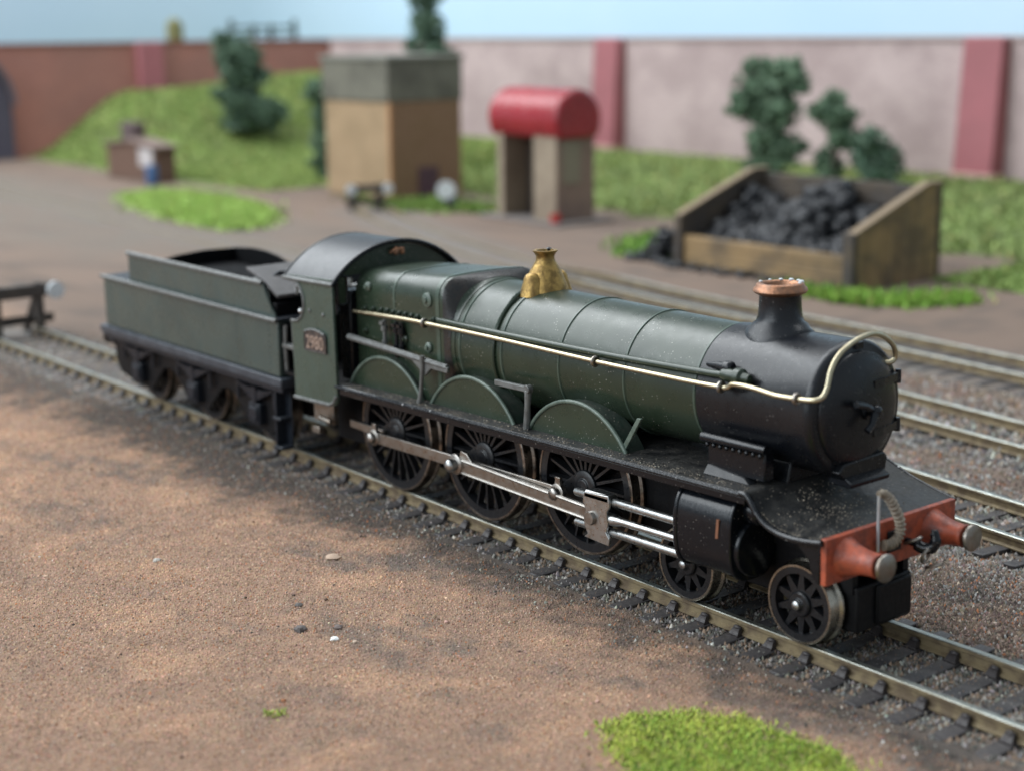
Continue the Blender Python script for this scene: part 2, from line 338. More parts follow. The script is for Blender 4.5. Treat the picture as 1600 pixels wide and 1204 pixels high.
def rot_mats(n):
    q = rng.normal(size=(n, 4)); q /= np.linalg.norm(q, axis=1)[:, None]; a, b, c, d = q.T
    return np.stack([np.stack([a*a+b*b-c*c-d*d, 2*(b*c-a*d), 2*(b*d+a*c)], -1), np.stack([2*(b*c+a*d), a*a-b*b+c*c-d*d, 2*(c*d-a*b)], -1), np.stack([2*(b*d-a*c), 2*(c*d+a*b), a*a-b*b-c*c+d*d], -1)], -2)
def chips(name, P, size, colr, mat_=None, base='oct', flat=0.75, parent=None, jit=0.25):
    n = len(P); bv, bf = {'oct': (OCT_V, OCT_F), 'cube': (CUB_V, CUB_F), 'half': (PYR_V, PYR_F)}[base]
    sc = size[:, None] * rng.uniform(0.65, 1.25, (n, 3))
    V = bv[None] * (1 + rng.uniform(-jit, jit, (n, len(bv), 3))) * sc[:, None, :]
    if base == 'half':
        a = rng.uniform(0, 6.283, n); ca, sa = np.cos(a), np.sin(a); tx = rng.normal(0, 0.35, (n, 2))
        V = np.stack([V[..., 0] * ca[:, None] - V[..., 1] * sa[:, None], V[..., 0] * sa[:, None] + V[..., 1] * ca[:, None], V[..., 2]], -1)
        V[..., 2] += V[..., 0] * tx[:, :1] + V[..., 1] * tx[:, 1:]
    else: V = np.einsum('nij,nkj->nki', rot_mats(n), V)
    V[..., 2] *= flat
    V += P[:, None, :]
    F = bf[None] + (np.arange(n) * len(bv))[:, None, None]
    return np_mesh(name, V.reshape(-1, 3), F.reshape(-1, 3), mat_ or GRAIN, np.repeat(colr, len(bv), 0), parent)
def grain_cols(x, y, spread=0.22):
    c = ground_colour(x, y) * rng.lognormal(0.02, spread, (len(x), 1))
    c *= rng.normal(1, 0.06, (len(x), 3))
    k = rng.random(len(x))
    c[k < 0.012] = np.array((0.46, 0.38, 0.31)) * rng.uniform(0.7, 1.2, (int((k < 0.012).sum()), 1))
    c[k > 0.99] = np.array((0.06, 0.05, 0.045)) * rng.uniform(0.7, 1.6, (int((k > 0.99).sum()), 1))
    o = (k > 0.90) & (k < 0.94); c[o] = np.array((0.36, 0.15, 0.07)) * rng.uniform(0.6, 1.2, (int(o.sum()), 1))
    return np.clip(c, 0.01, 0.8)
# sand in front of the track: density falls off with distance from the lens
N = 400000
u = rng.random(N) ** 1.6
X = 75 - u * 400; Y = -16 - rng.random(N) * (125 - 0.12 * (75 - X))
keep = ~((X > 45) & (Y < -80)); X, Y = X[keep], Y[keep]
rgt = (X - CAMLOC.x) * RT.x + (Y - CAMLOC.y) * RT.y; fwd = (X - CAMLOC.x) * FW.x + (Y - CAMLOC.y) * FW.y + 98 * 0.225
k = np.abs(rgt) < 0.46 * fwd + 12; X, Y = X[k], Y[k]
sz = rng.uniform(0.10, 0.20, len(X)) * (1 + 0.0020 * np.clip(40 - X, 0, 400))
g = chips('sand', np.stack([X, Y, height(X, Y) + sz * 0.15], 1), sz, grain_cols(X, Y), base='half', flat=0.9, jit=0.4); tag(g, 'coarse brown sand scatter in front of the track', 'sand', kind='stuff')

n = 450; X = 70 - 330 * rng.random(n) ** 1.5; Y = -17 - 105 * rng.random(n); sz = rng.uniform(0.18, 0.38, n) * rng.choice([0.8, 1.0, 1.7], n, p=[.5, .45, .05]); c = grain_cols(X, Y, 0.45) * np.where(rng.random(n) < 0.4, 0.5, 1.15)[:, None]
g = chips('grit', np.stack([X, Y, height(X, Y) + sz * 0.2], 1), sz, np.clip(c, 0.02, 0.7), base='cube', flat=0.7); tag(g, 'stray larger grit strewn over the brown sand', 'grit', kind='stuff')
# --- track ballast chips
def ballast(name, k, xr, half, n, smin, smax, label):
    X = rng.uniform(*xr, n)
    P = np.array(TRACKS[k]); P = P[np.argsort(P[:, 0])]
    Y = np.interp(X, P[:, 0], P[:, 1]) + rng.normal(0, half * 0.52, n); Y = np.where(np.abs(Y - np.interp(X, P[:, 0], P[:, 1])) > half * 1.5, np.interp(X, P[:, 0], P[:, 1]) + rng.uniform(-half, half, n), Y)
    s = rng.uniform(smin, smax, n); c = np.array((0.29, 0.272, 0.245))[None] * rng.lognormal(-0.15, 0.38, (n, 1)) * rng.normal(1, 0.05, (n, 3))
    q = rng.random(n); c[q < 0.33] = np.array((0.27, 0.19, 0.135)) * rng.uniform(0.5, 1.1, (int((q < 0.33).sum()), 1)); c[q > 0.72] *= 0.42
    d = np.abs(Y - np.interp(X, P[:, 0], P[:, 1])); s = np.where(d < 17, s, s * 0.8)
    o = chips(name, np.stack([X, Y, height(X, Y) + s * 0.35], 1), s, np.clip(c, 0.02, 0.75), base='half', flat=0.95, jit=0.4)
    tag(o, label, 'ballast', kind='stuff')
ballast('ballast', 1, (-345, 75), 19, 56000, 0.18, 0.47, 'grey stone chip ballast around the sleepers under the engine')
ballast('ballast', 2, (-330, 120), 17, 22000, 0.35, 0.75, 'grey stone ballast of the second track, just behind the engine')
ballast('ballast', 3, (-420, 100), 17, 9000, 0.55, 1.0, 'grey stone ballast of the third, blurred track')

n = 60000; X = np.concatenate([85 - 330 * rng.random(n) ** 1.4, rng.uniform(-70, 85, 50000)]); Y = np.concatenate([rng.uniform(17, 175, n), rng.uniform(16, 66, 50000)]); d2 = np.minimum(dist_track(X, Y, 2), dist_track(X, Y, 3)); kk = d2 > 13; X, Y = X[kk], Y[kk]; d2 = d2[kk]
sz = rng.uniform(0.16, 0.40, len(X)) * (1 + 0.006 * Y); c = grain_cols(X, Y, 0.36) * np.where(rng.random(len(X)) < 0.25, 0.65, 1.05)[:, None]; bq = rng.random(len(X)) < 0.35 * np.exp(-(d2 - 13) / 14); c[bq] = np.array((0.30, 0.298, 0.285)) * rng.uniform(0.6, 1.2, (int(bq.sum()), 1))
g = chips('cinders', np.stack([X, Y, height(X, Y) + sz * 0.15], 1), sz, c, base='half', flat=0.9, jit=0.4); tag(g, 'brown and grey cinders lying between the tracks behind the engine', 'cinders', kind='stuff')
# ------------------------------------------------------------------ tracks
RAIL_PROF = [(-0.95, -2.5), (0.95, -2.5), (0.95, -2.25), (0.32, -1.95), (0.32, -0.95), (0.65, -0.7), (0.65, -0.12), (0.52, 0.0), (-0.52, 0.0), (-0.65, -0.12), (-0.65, -0.7), (-0.32, -0.95), (-0.32, -1.95), (-0.95, -2.25)]
def path_frames(P):
    P = [Vector((p[0], p[1], 0)) for p in P]; out = []
    for i, p in enumerate(P):
        d = (P[min(i + 1, len(P) - 1)] - P[max(i - 1, 0)]).normalized(); out.append((p, d, Vector((-d.y, d.x, 0))))
    return out
def resample(P, step):
    P = [Vector((p[0], p[1])) for p in P]; out = []; carry = 0
    for a, b in zip(P[:-1], P[1:]):
        L = (b - a).length; t = carry
        while t < L: out.append((a + (b - a) * (t / L), (b - a).normalized())); t += step
        carry = t - L
    return out
sl = MB().box(-1.45, 1.45, -17, 17, -4.3, -2.52).build('sleeper', SLEEPER, bevel=0.18)
SL_MESH = sl.data; bpy.data.objects.remove(sl)
cb = MB()
cb.box(-1.15, 1.15, -2.3, 2.3, -2.6, -2.28)
for s in (-1, 1):
    cb.loft([[(-1.0, s * 0.9, -2.4), (1.0, s * 0.9, -2.4), (1.0, s * 2.1, -2.4), (-1.0, s * 2.1, -2.4)], [(-0.75, s * 0.65, -1.15), (0.75, s * 0.65, -1.15), (0.7, s * 1.25, -1.3), (-0.7, s * 1.25, -1.3)]])
    cb.sphere((0.0, s * 1.0, -1.25), 0.85, 0.45, 0.4, 8, 5)
ch = cb.build('rail_chair', CHAIR, bevel=0.06, seg=1); CH_MESH = ch.data; bpy.data.objects.remove(ch)
def track(k, label, step=7.4, chairs=False, xmin=-2000, xmax=2000, sink=0.0):
    root = empty('railway_track', (TRACKS[k][0][0], TRACKS[k][0][1], 0)); tag(root, label, 'railway track', 'tracks across the layout'); O = Vector(root.location)
    fr = path_frames(TRACKS[k])
    for s in (-1, 1):
        mb = MB(); rings = []
        for p, d, nrm in fr:
            c = p + nrm * (s * 8.9) - O - Vector((0, 0, 2.6 * float(sstep(np.array((-290 - p.x) / 70.0)) * (1 - sstep(np.array((-530 - p.x) / 20.0)))) if k == 4 else 2.85 * float(sstep(np.array((-330 - p.x) / 80.0))) if k == 3 else 0)); rings.append([tuple(c + nrm * u + Vector((0, 0, z))) for u, z in RAIL_PROF])
        mb.loft(rings); r = mb.build('rail', RAILSIDE, root, smooth=30); r.data.materials.append(RAILTOP)
        for pl in r.data.polygons:
            if pl.normal.z > 0.55 and pl.center.z > -0.2: pl.material_index = 1
    for i, (p, d) in enumerate(resample(TRACKS[k], step)):
        if not (xmin < p.x < xmax): continue
        o = bpy.data.objects.new('sleeper', SL_MESH); col.objects.link(o); o.parent = root
        o.location = (p.x - O.x, p.y - O.y, random.uniform(-0.06, 0.05) - sink); o.rotation_euler = (0, 0, math.atan2(d.y, d.x) + random.uniform(-0.012, 0.012))
        b = o.modifiers.new('bevel', 'BEVEL'); b.width = 0.15; b.segments = 1
        if chairs:
            for s in (-1, 1):
                c = bpy.data.objects.new('rail_chair', CH_MESH); col.objects.link(c); c.parent = o; c.location = (0, s * 8.9, 0)
    return root
track(1, 'nearest track with brown sided rails, carrying the green engine and tender', chairs=True)
track(2, 'second track from the viewer, directly behind the engine', xmin=-330, xmax=120)
track(3, 'third track from the viewer, between the second and the coal bunker track', xmin=-360, xmax=120, sink=0.45)
track(4, 'farthest track, blurred, passing the coal bunker and ending at a buffer stop', xmin=-330, xmax=120, sink=0.6)

# ================================================================== LOCOMOTIVE
TILT = math.radians(1.5)                       # the engine rides nose-up on its bogie
loco = empty('steam_locomotive', (-110.5, 0, 0), (0, -TILT, 0))
tag(loco, 'dark green and black model steam locomotive with brass safety valve and red buffer beam', 'locomotive')
LO = (110.5, 0, 0)
def lp(mb, name, m_, parent=loco, **kw): return mb.build(name, m_, parent, off=LO, **kw)

# ---- boiler
def ring(x, r, cz, n=72): return [(x, r * math.sin(2 * math.pi * i / n), cz + r * math.cos(2 * math.pi * i / n)) for i in range(n)]
def br(x):  # boiler radius and centre height at x
    t = (x + 21.5) / (-86 + 21.5); return 10.65 + 1.45 * t, 33.85 + 0.35 * t
boiler = lp(MB().loft([ring(x, *br(x)) for x in np.linspace(-87, -21.3, 14)]), 'boiler', GREEN)
for x, wd in ((-84.2, 1.0), (-71.6, 0.9), (-55.4, 0.7), (-38.6, 0.7), (-22.0, 0.9)):
    r, c = br(x); lp(MB().loft([ring(x - wd / 2, r - 0.1, c), ring(x - wd / 4, r + 0.2, c), ring(x + wd / 4, r + 0.2, c), ring(x + wd / 2, r - 0.1, c)], cap=False), 'boiler_band', GREEN_BAND, boiler, smooth=50)
# ---- belpaire firebox: lofted rounded-rectangle sections that die into the round barrel
def belp(x, w_, top, rc, bot=20.5, n=72, cz=34.0, wl=None):
    wl = wl or w_; pts = []
    for i in range(n):
        t = 2 * math.pi * i / n; dy, dz = math.sin(t), math.cos(t); lo, hi = 0, 40
        for _ in range(30):
            md = (lo + hi) / 2; y, z = abs(dy * md), cz + dz * md
            ww = w_ if z > 30 else wl
            crown = top - 0.55 * (y / w_) ** 2
            if z > crown - rc and y > ww - rc: inside = math.hypot(y - (ww - rc), z - (crown - rc)) < rc
            else: inside = y < ww and bot < z < crown
            lo, hi = (md, hi) if inside else (lo, md)
        pts.append((x, dy * lo, cz + dz * lo))
    return pts
def mixring(a, b, t, x): return [(x, p[1] * (1 - t) + q[1] * t, p[2] * (1 - t) + q[2] * t) for p, q in zip(a, b)]
f0 = belp(-122.3, 10.7, 46.3, 4.2); f1 = belp(-106, 11.4, 47.0, 4.0); f2 = belp(-90, 12.2, 47.6, 3.6)
rb, cb_ = br(-86); circ = ring(-86, rb + 0.1, cb_)
firebox = lp(MB().loft([f0, f1, f2, mixring(f2, circ, 0.05, -88.8), mixring(f2, circ, 0.30, -87.8), mixring(f2, circ, 0.72, -87.0), mixring(f2, circ, 0.95, -86.4), mixring(f2, circ, 1.0, -85.6)]), 'firebox', GREEN, smooth=60)
def fb_at(x):
    t = (x + 106) / 16 if x > -106 else None
    if x > -106: return mixring(f1, f2, (x + 106) / 16, x)
    return mixring(f0, f1, (x + 122.3) / 16.3, x)
for x, wd in ((-107.0, 0.7), (-90.8, 1.2)):
    def grow(rg, g, x): return [(x, p[1] * (1 + g), 34 + (p[2] - 34) * (1 + g)) for p in rg]
    lp(MB().loft([grow(fb_at(x), -0.005, x - wd / 2), grow(fb_at(x), 0.010, x - wd / 2), grow(fb_at(x), 0.010, x + wd / 2), grow(fb_at(x), -0.005, x + wd / 2)], cap=False), 'firebox_band', GREEN_BAND, firebox, smooth=50)
dark = lp(MB().loft([[(p[0], p[1] * 1.006, 34 + (p[2] - 34) * 1.006) for p in mixring(f2, circ, t, x)] for t, x in ((0.02, -89.0), (0.06, -88.7), (0.32, -87.7), (0.80, -86.8))], cap=False), 'firebox_edge', mat('edge_black', (0.012, 0.012, 0.012), 0.35, var=(0.03, 0.022, 0.018), vscale=0.5, vamt=0.7, bump=0.05), firebox, smooth=60)
# washout plugs and mud doors along the firebox side
for x, z, r in ((-117.0, 43.0, 1.0), (-94.2, 42.6, 1.5), (-118.5, 33.5, 0.8), (-94.3, 33.0, 1.1), (-103.0, 33.6, 0.9), (-112, 38.6, .55), (-109.5, 38.7, .55), (-107.2, 38.7, .5), (-104.8, 38.7, .55), (-102.5, 38.8, .5), (-100.2, 38.8, .5), (-98, 38.8, .55), (-92, 38.9, .6), (-115.0, 38.5, .6), (-118.3, 38.3, .6)):
    y = -max(p[1] for p in fb_at(x) if abs(p[2] - z) < 1.6)
    lp(MB().lathe([(r, 0.15), (r, -0.35), (r * 0.75, -0.6), (r * 0.45, -0.65), (r * 0.4, -1.0), (0.05, -1.05)], (x, y, z), 'y', 12), 'washout_plug', GREEN_RIM if r > 0.9 else GREEN, firebox)
# pipes and valves hanging below the handrail
for x, ln in ((-109.5, 5.2), (-105.2, 7.0), (-103.4, 6.4)):
    p = MB().tube([(x, -12.3, 37.0), (x, -12.4, 36.5 - ln)], 0.45, 8); p.lathe([(0.8, -0.5), (0.8, 0.5)], (x, -12.4, 35.2), 'z', 10); p.lathe([(0.7, -0.3), (0.7, 0.3)], (x, -12.4, 33.4 - ln * 0.2), 'z', 10); p.box(x - 0.9, x + 0.3, -13.1, -12.2, 35.9, 36.6)
    lp(p, 'lubricator_pipe', BLACK_GLOSS if ln > 6 else PAINTED_GREY, firebox)

# ---- smokebox
SR, SC = 10.95, 33.85
smokebox = lp(MB().loft([ring(-21.4, SR, SC), ring(-10, SR, SC), ring(1.0, SR, SC), ring(1.3, SR + .1, SC), ring(2.0, SR + 0.05, SC), ring(2.7, SR - 0.35, SC), ring(2.9, SR - 0.8, SC)]), 'smokebox', SMOKEBOX, smooth=50)
door = lp(MB().lathe([(9.3, 2.7), (9.3, 3.2), (9.0, 3.55), (7.8, 4.0), (5.5, 4.5), (2.8, 4.75), (0.1, 4.85)], (0, 0, SC), 'x', 56), 'smokebox_door', SMOKEBOX, smooth=50)
d = MB().lathe([(1.3, 4.6), (1.2, 5.4), (0.6, 5.6), (0.6, 6.6)], (0, 0, SC), 'x', 14)
d.tube([(6.0, 0.3, SC), (6.2, -2.0, SC + 1.4), (6.2, -4.3, SC + 2.0)], [0.75, 0.6, 0.65], 8); d.tube([(6.6, -0.2, SC), (6.8, -1.2, SC - 1.6), (6.7, -2.2, SC - 2.5)], [0.7, 0.5, 0.6], 8); d.sphere((6.3, 0.4, SC + 0.2), 1.0)
lp(d, 'door_handle', BLACK_GLOSS, door)
for z in (SC + 3.9, SC - 3.9):
    h = MB(); pts = [(4.35, 2.0, z), (4.2, 4.5, z), (3.7, 7.0, z), (3.3, 8.8, z), (3.0, 9.7, z)]
    for a, b in zip(pts[:-1], pts[1:]): h.loft([[(a[0] - .3, a[1], z - .55), (a[0] + .4, a[1], z - .55), (a[0] + .4, a[1], z + .55), (a[0] - .3, a[1], z + .55)], [(b[0] - .3, b[1], z - .75), (b[0] + .4, b[1], z - .75), (b[0] + .4, b[1], z + .75), (b[0] - .3, b[1], z + .75)]])
    h.lathe([(0.5, -1.1), (0.5, 1.1)], (3.1, 9.9, z), 'z', 10); lp(h, 'hinge_strap', SMOKEBOX, door)
lb = MB().box(2.4, 3.3, -0.9, 0.9, SC + 9.6, SC + 10.7); lp(lb, 'lamp_iron', BLACK_GLOSS, smokebox, bevel=0.1)
# riveted flange at the foot of the smokebox, saddle
flo = lp(MB().box(-17.8, -5.4, -11.9, -9.6, 22.6, 27.6), 'smokebox_flange', BLACK_GLOSS, bevel=0.3)
lp(MB().tube([(-18.6, -12.1, 28.0), (-12, -12.2, 28.05), (-5.0, -12.1, 28.0)], [0.85, 0.75, 0.7], 10), 'flange_bar', BLACK_GLOSS, flo, smooth=60)
lp(MB().loft([[(-17.6, -12.1, 23.6), (-9.6, -12.1, 22.8), (-9.6, -11.0, 23.0), (-17.6, -11.0, 23.8)], [(-17.9, -13.0, 22.0), (-7.6, -13.0, 22.0), (-7.6, -11.0, 22.0), (-17.9, -11.0, 22.0)]]), 'flange_foot', BLACK, flo, bevel=0.15)
for i in range(9): lp(MB().sphere((-17.2 + i * 1.42, -12.5, 27.0), 0.40, n=8, k=6), 'rivet', BLACK_GLOSS, flo)
lp(MB().prism([(-8.0, 20.0), (8.0, 20.0), (7.2, 23.2), (6.6, 25.2), (-6.6, 25.2), (-7.2, 23.2)], 'x', -19.5, -4.5), 'saddle', BLACK, bevel=0.3)
lp(MB().prism([(-5.6, 24.7), (-3.6, 22.9), (5.6, 22.6), (6.3, 25.6), (5.4, 26.4), (-4.4, 26.0)], 'x', 0.5, 4.2), 'saddle_front', BLACK, bevel=0.25)
lp(MB().prism([(1.0, 22.4), (5.4, 22.3), (5.6, 23.1), (4.2, 23.9), (1.0, 24.0)], 'y', -4.2, 5.2), 'saddle_lip', BLACK_GLOSS, bevel=0.2)

# ---- chimney (flared foot hugging the smokebox)
def surf(x, y, r, c): return c + math.sqrt(max(r * r - y * y, 0))
def hug_lathe(prof, cx, r0, c0, n=40):
    rings = []
    for r, h, hug in prof:
        rg = []
        for i in range(n):
            t = 2 * math.pi * i / n; x, y = cx + r * math.cos(t), r * math.sin(t)
            rg.append((x, y, (surf(x, y, r0, c0) + h) if hug == 1 else (1 - hug) * h + hug * (surf(x, y, r0, c0) + 1.2)))
        rings.append(rg)
    return MB().loft(rings)
chim = lp(hug_lathe([(5.7, -0.3, 1), (5.6, 0.15, 1), (5.1, 0.45, 1), (4.45, 45.75, 0.45), (3.9, 46.2, 0.2), (3.62, 47.0, 0.05), (3.48, 48.2, 0), (3.4, 50.2, 0), (3.5, 50.5, 0), (3.5, 50.9, 0)], -13.0, SR, SC), 'chimney', SMOKEBOX, smooth=60)
lp(MB().lathe([(3.55, 50.4), (4.15, 50.7), (4.42, 51.05), (4.3, 51.5), (3.95, 51.75), (3.9, 52.05), (3.6, 52.3), (3.1, 52.3), (2.75, 51.9), (2.6, 49), (0.05, 48.5)], (-13.0, 0, 0), 'z', 40), 'copper_cap', COPPER, chim, smooth=50)
FLAKE = mat('flaked_paint', (0.5, 0.52, 0.54), 0.5)
for a, r, s in ((100, 3.4, .5), (75, 3.5, .42), (130, 3.3, .4), (200, 3.4, .35), (50, 3.4, .55), (160, 3.5, .3), (20, 3.3, .35)): lp(MB().sphere((-13 + r * math.cos(math.radians(a)), r * math.sin(math.radians(a)), 52.35), s, s * .8, s * .55, 7, 5), 'paint_flake', FLAKE, chim)
# ---- brass safety valve bonnet with clack covers
r7, c7 = br(-72)
sv = lp(hug_lathe([(4.5, -0.3, 1), (4.4, 0.3, 1), (3.8, 47.4, 0.2), (3.15, 48.9, 0), (2.35, 50.3, 0), (1.8, 51.2, 0), (1.75, 51.9, 0), (2.15, 52.6, 0), (2.4, 52.85, 0), (2.4, 53.05, 0), (1.7, 53.05, 0), (1.5, 51.9, 0), (0.05, 51.7, 0)], -72, r7, c7, 36), 'safety_valve_bonnet', BRASS, smooth=60)
for s in (-1, 1):
    e = MB().loft([[(-72 + rx * math.cos(2 * math.pi * i / 18), s * (3.2 if z > 46 else 3.9) + ry * math.sin(2 * math.pi * i / 18), z) for i in range(18)] for rx, ry, z in ((2.6, 1.9, 44.6), (2.2, 1.9, 46.8), (1.8, 1.7, 48.0), (1.3, 1.3, 48.7), (0.6, 0.5, 49.0))])
    lp(e, 'clack_cover', BRASS, sv, smooth=60)
lp(MB().lathe([(0.35, 52), (0.35, 53.2), (0.6, 53.3), (0.4, 53.5), (0.05, 53.6)], (-71.6, 0.6, 0), 'z', 10), 'valve_stem', BLACK_GLOSS, sv)
for s in (-1, 1):
    p = [(-73.6, s * (r7 + 0.25) * math.sin(math.radians(a)), c7 + (r7 + 0.25) * math.cos(math.radians(a))) for a in range(16, 149, 6)]
    lp(MB().tube([(-73.0, s * 3.0, 46.4)] + p, [0.5] + [0.6] * 4 + [0.42] * (len(p) - 4), 8), 'feed_pipe', GREEN, sv)

# ---- handrail: brass wire in split-pin stanchions, bent round the smokebox front and over the top
hr = [(-120.5, -12.6, 37.6), (-106, -12.9, 37.95), (-94, -13.2, 38.1), (-69.5, -13.3, 37.8), (-43.4, -13.2, 37.15), (-23, -12.9, 36.85), (-14.5, -12.7, 36.85), (-12.6, -12.7, 37.0), (-11.4, -12.8, 37.7), (-9, -12.8, 37.8), (-6, -12.7, 37.6), (-2.5, -12.7, 37.25), (2, -12.6, 37.35), (4.4, -12.3, 37.5), (5.4, -11.4, 37.9), (5.5, -10.4, 39.2), (5.2, -9.2, 41.6), (4.9, -7.0, 43.7), (4.6, -3.8, 45.0), (4.4, -0.8, 45.6), (4.2, 2.0, 45.7), (4.0, 4.6, 45.0), (3.8, 7.2, 43.4), (3.6, 8.4, 41.6), (3.4, 8.3, 40.6), (3.2, 7.4, 40.3), (2.8, 6.9, 40.3)]
handrail = lp(MB().tube(spline(hr, 5), 0.42, 10), 'handrail', BRASS_WIRE, smooth=80)
for x, y, z in ((-94, -13.2, 38.1), (-43.4, -13.2, 37.15), (-14.0, -12.7, 36.9), (1.6, -12.6, 37.35)):
    st = MB().tube([(x, y + 0.75 * math.cos(t), z + 0.75 * math.sin(t)) for t in np.linspace(0, 6.283, 14)], 0.3, 7, cap=False); st.tube([(x, y + 0.6, z), (x, -10.2, z - 0.5)], 0.32, 7); lp(st, 'handrail_knob', STEEL_DULL, handrail)
# ---- ejector pipe
ej = spline([(-91, -12.0, 38.9), (-70, -12.35, 38.6), (-44, -11.9, 38.3), (-22, -11.4, 38.35), (-15, -11.3, 38.5), (-12.6, -11.25, 38.8)], 5)
ejector = lp(MB().tube(ej, 0.62, 10), 'ejector_pipe', GREEN, smooth=80)
lp(MB().lathe([(0.2, -1.6), (1.0, -1.4), (1.15, 0), (1.0, 1.2), (1.5, 1.5), (1.45, 2.6), (0.9, 3.0), (0.7, 4.2), (0.1, 4.4)], (-13.4, -11.3, 38.6), 'x', 14), 'pipe_union', GREEN, ejector)
eb = MB().tube([(-20, -9.6, 39.4), (-17, -10.2, 39.6), (-14.6, -10.5, 39.6)], [0.4, 0.7, 0.95], 10); eb.lathe([(1.1, -0.8), (1.15, 0.5), (0.8, 0.9)], (-14.4, -10.5, 39.6), 'x', 14)
lp(eb, 'ejector_elbow', SMOKEBOX, ejector, bevel=0.2)

# ---- running plate, valance, drop end, buffer beam
rp = MB().box(-123.0, -5.6, -16.4, 16.4, 21.1, 22.0); running = lp(rp, 'running_plate', DUSTY, bevel=0.12)
vl = MB()
for s in (-1, 1): vl.box(-123.0, -5.6, s * 16.3, s * 15.6, 19.9, 21.15)
lp(vl, 'valance', BLACK_GLOSS, running, bevel=0.15)
ed = MB().tube([(-123.2, -16.4, 21.55), (-60, -16.42, 21.56), (-6.0, -16.4, 21.55)], 0.42, 8); lp(ed, 'plate_edge', EDGE, running)
prof = spline([(-6.5, 22.0), (-5.2, 21.95), (-4.2, 21.0), (-3.2, 19.6), (-1.4, 18.2), (0.9, 17.35), (3.4, 17.05), (6.5, 17.15), (9.9, 17.6)], 4)
MIDX = [-7, -4.2, -1.8, 1.0, 5.9, 10.0]; MIDZ = [22.0, 22.0, 21.0, 19.9, 18.5, 17.6]
def dropz(x, y):
    e = np.interp(x, [p[0] for p in prof], [p[1] for p in prof]); c = np.interp(x, MIDX, MIDZ); t = sstep(np.array((y + 16.4) / 11.0)); return e * (1 - t) + c * t
yy = [-16.4, -15.4, -14.2, -12.8, -11, -9, -7, -5, -2, 2, 6, 10, 16.4]
xx_ = [p[0] for p in prof]
mb = MB(); rings = [[(x, y, float(dropz(x, y))) for y in yy] + [(x - 0.1, y, float(dropz(x, y)) - 0.9) for y in reversed(yy)] for x in xx_]
mb.loft(rings)
drop = lp(mb, 'front_drop_plate', DUSTY, smooth=35)
lp(MB().tube([(p[0], -16.35, p[1] - 0.35) for p in prof], 0.55, 8), 'plate_edge', EDGE, drop, smooth=80)
lp(MB().tube([(x, 16.35, float(dropz(x, 16.4)) - 0.35) for x in xx_], 0.5, 8), 'plate_edge', EDGE, drop, smooth=80)
gs = MB()
for s in (-1, 1): gs.prism([(3.2, 16.3), (9.2, 16.6), (9.2, 10.6), (8.0, 10.8), (7.0, 14.0), (5.0, 15.8)], 'y', s * 15.3, s * 16.0)
gs.box(8.4, 9.3, -15.9, 15.9, 10.55, 17.0); lp(gs, 'beam_bracket', BLACK, drop, bevel=0.12)
bb = MB().prism([(-15.9, 10.5), (15.9, 10.5), (15.9, 17.75), (-15.9, 17.75)], 'x', 9.35, 10.4); beam = lp(bb, 'buffer_beam', RED, bevel=0.12)
for s in (-1, 1):
    y = s * 10.65 - 0.45
    bf = lp(MB().lathe([(3.3, 10.2), (3.0, 10.6), (2.55, 11.6), (2.2, 12.8), (1.95, 13.8), (1.8, 15.7), (1.9, 16.1), (1.7, 16.4), (1.2, 16.45)], (0, y, 14.1), 'x', 28), 'buffer', RED, smooth=50)
    lp(MB().lathe([(1.05, 15.4), (1.05, 17.2), (2.0, 17.3), (2.15, 17.4), (2.15, 17.85), (2.05, 17.95), (0.1, 18.0)], (0, y, 14.1), 'x', 32), 'buffer_head', STEEL_DULL, bf, smooth=50)
bl = MB().box(10.4, 10.75, -1.6, 1.6, 12.6, 16.0); lp(bl, 'draw_plate', BLACK, beam, bevel=0.1)
hk = [(10.6, 3.0, 13.7), (12.2, 3.1, 13.5), (13.6, 3.4, 13.0), (14.8, 3.9, 13.3), (15.2, 4.2, 14.4), (14.9, 4.3, 15.4), (14.4, 4.3, 15.9)]
lp(MB().tube(spline(hk, 5), [0.55] * 6 + [0.95] * 10 + [0.9] * 6 + [0.75] * 6 + [0.25] * 3, 10), 'coupling_hook', BLACK_GLOSS, beam, smooth=80)
def link(c, a, b, tilt, r=0.28):
    return [(c[0] + a * math.cos(t) * math.cos(tilt), c[1] + b * math.sin(t), c[2] + a * math.cos(t) * math.sin(tilt)) for t in np.linspace(0, 6.283, 18)]
for c, a, b, t in (((12.4, 2.4, 14.2), 1.5, 0.9, 0.5), ((14.6, 2.6, 12.2), 1.2, 0.8, 1.2), ((15.8, 3.2, 10.8), 1.5, 0.8, 0.4)): lp(MB().tube(link(c, a, b, t), 0.26, 7, cap=False), 'chain_link', STEEL_DULL, beam)
# vacuum hose: thin upright wire and ribbed pipe
vp = lp(MB().tube([(11.0, -4.5, 13.6), (11.2, -4.8, 18), (11.4, -5.0, 22.6)], 0.25, 8), 'hose_standpipe', mat('tinned_wire', (0.55, 0.56, 0.57), 0.4, 0.5))
hp = spline([(11.3, -5.0, 22.7), (11.5, -4.2, 22.9), (11.8, -3.0, 21.9), (12.0, -1.9, 20.2), (12.1, -0.8, 18.2), (12.1, -0.6, 16.4), (12.0, -1.2, 15.1), (11.8, -2.6, 14.5), (11.6, -3.9, 14.6)], 10)
rad = [0.42 + 0.30 * min(1, i / 24) + (0.16 if i % 4 in (0, 1) else -0.10) for i in range(len(hp))]
lp(MB().tube(hp, rad, 12), 'vacuum_hose', HOSE, smooth=30)

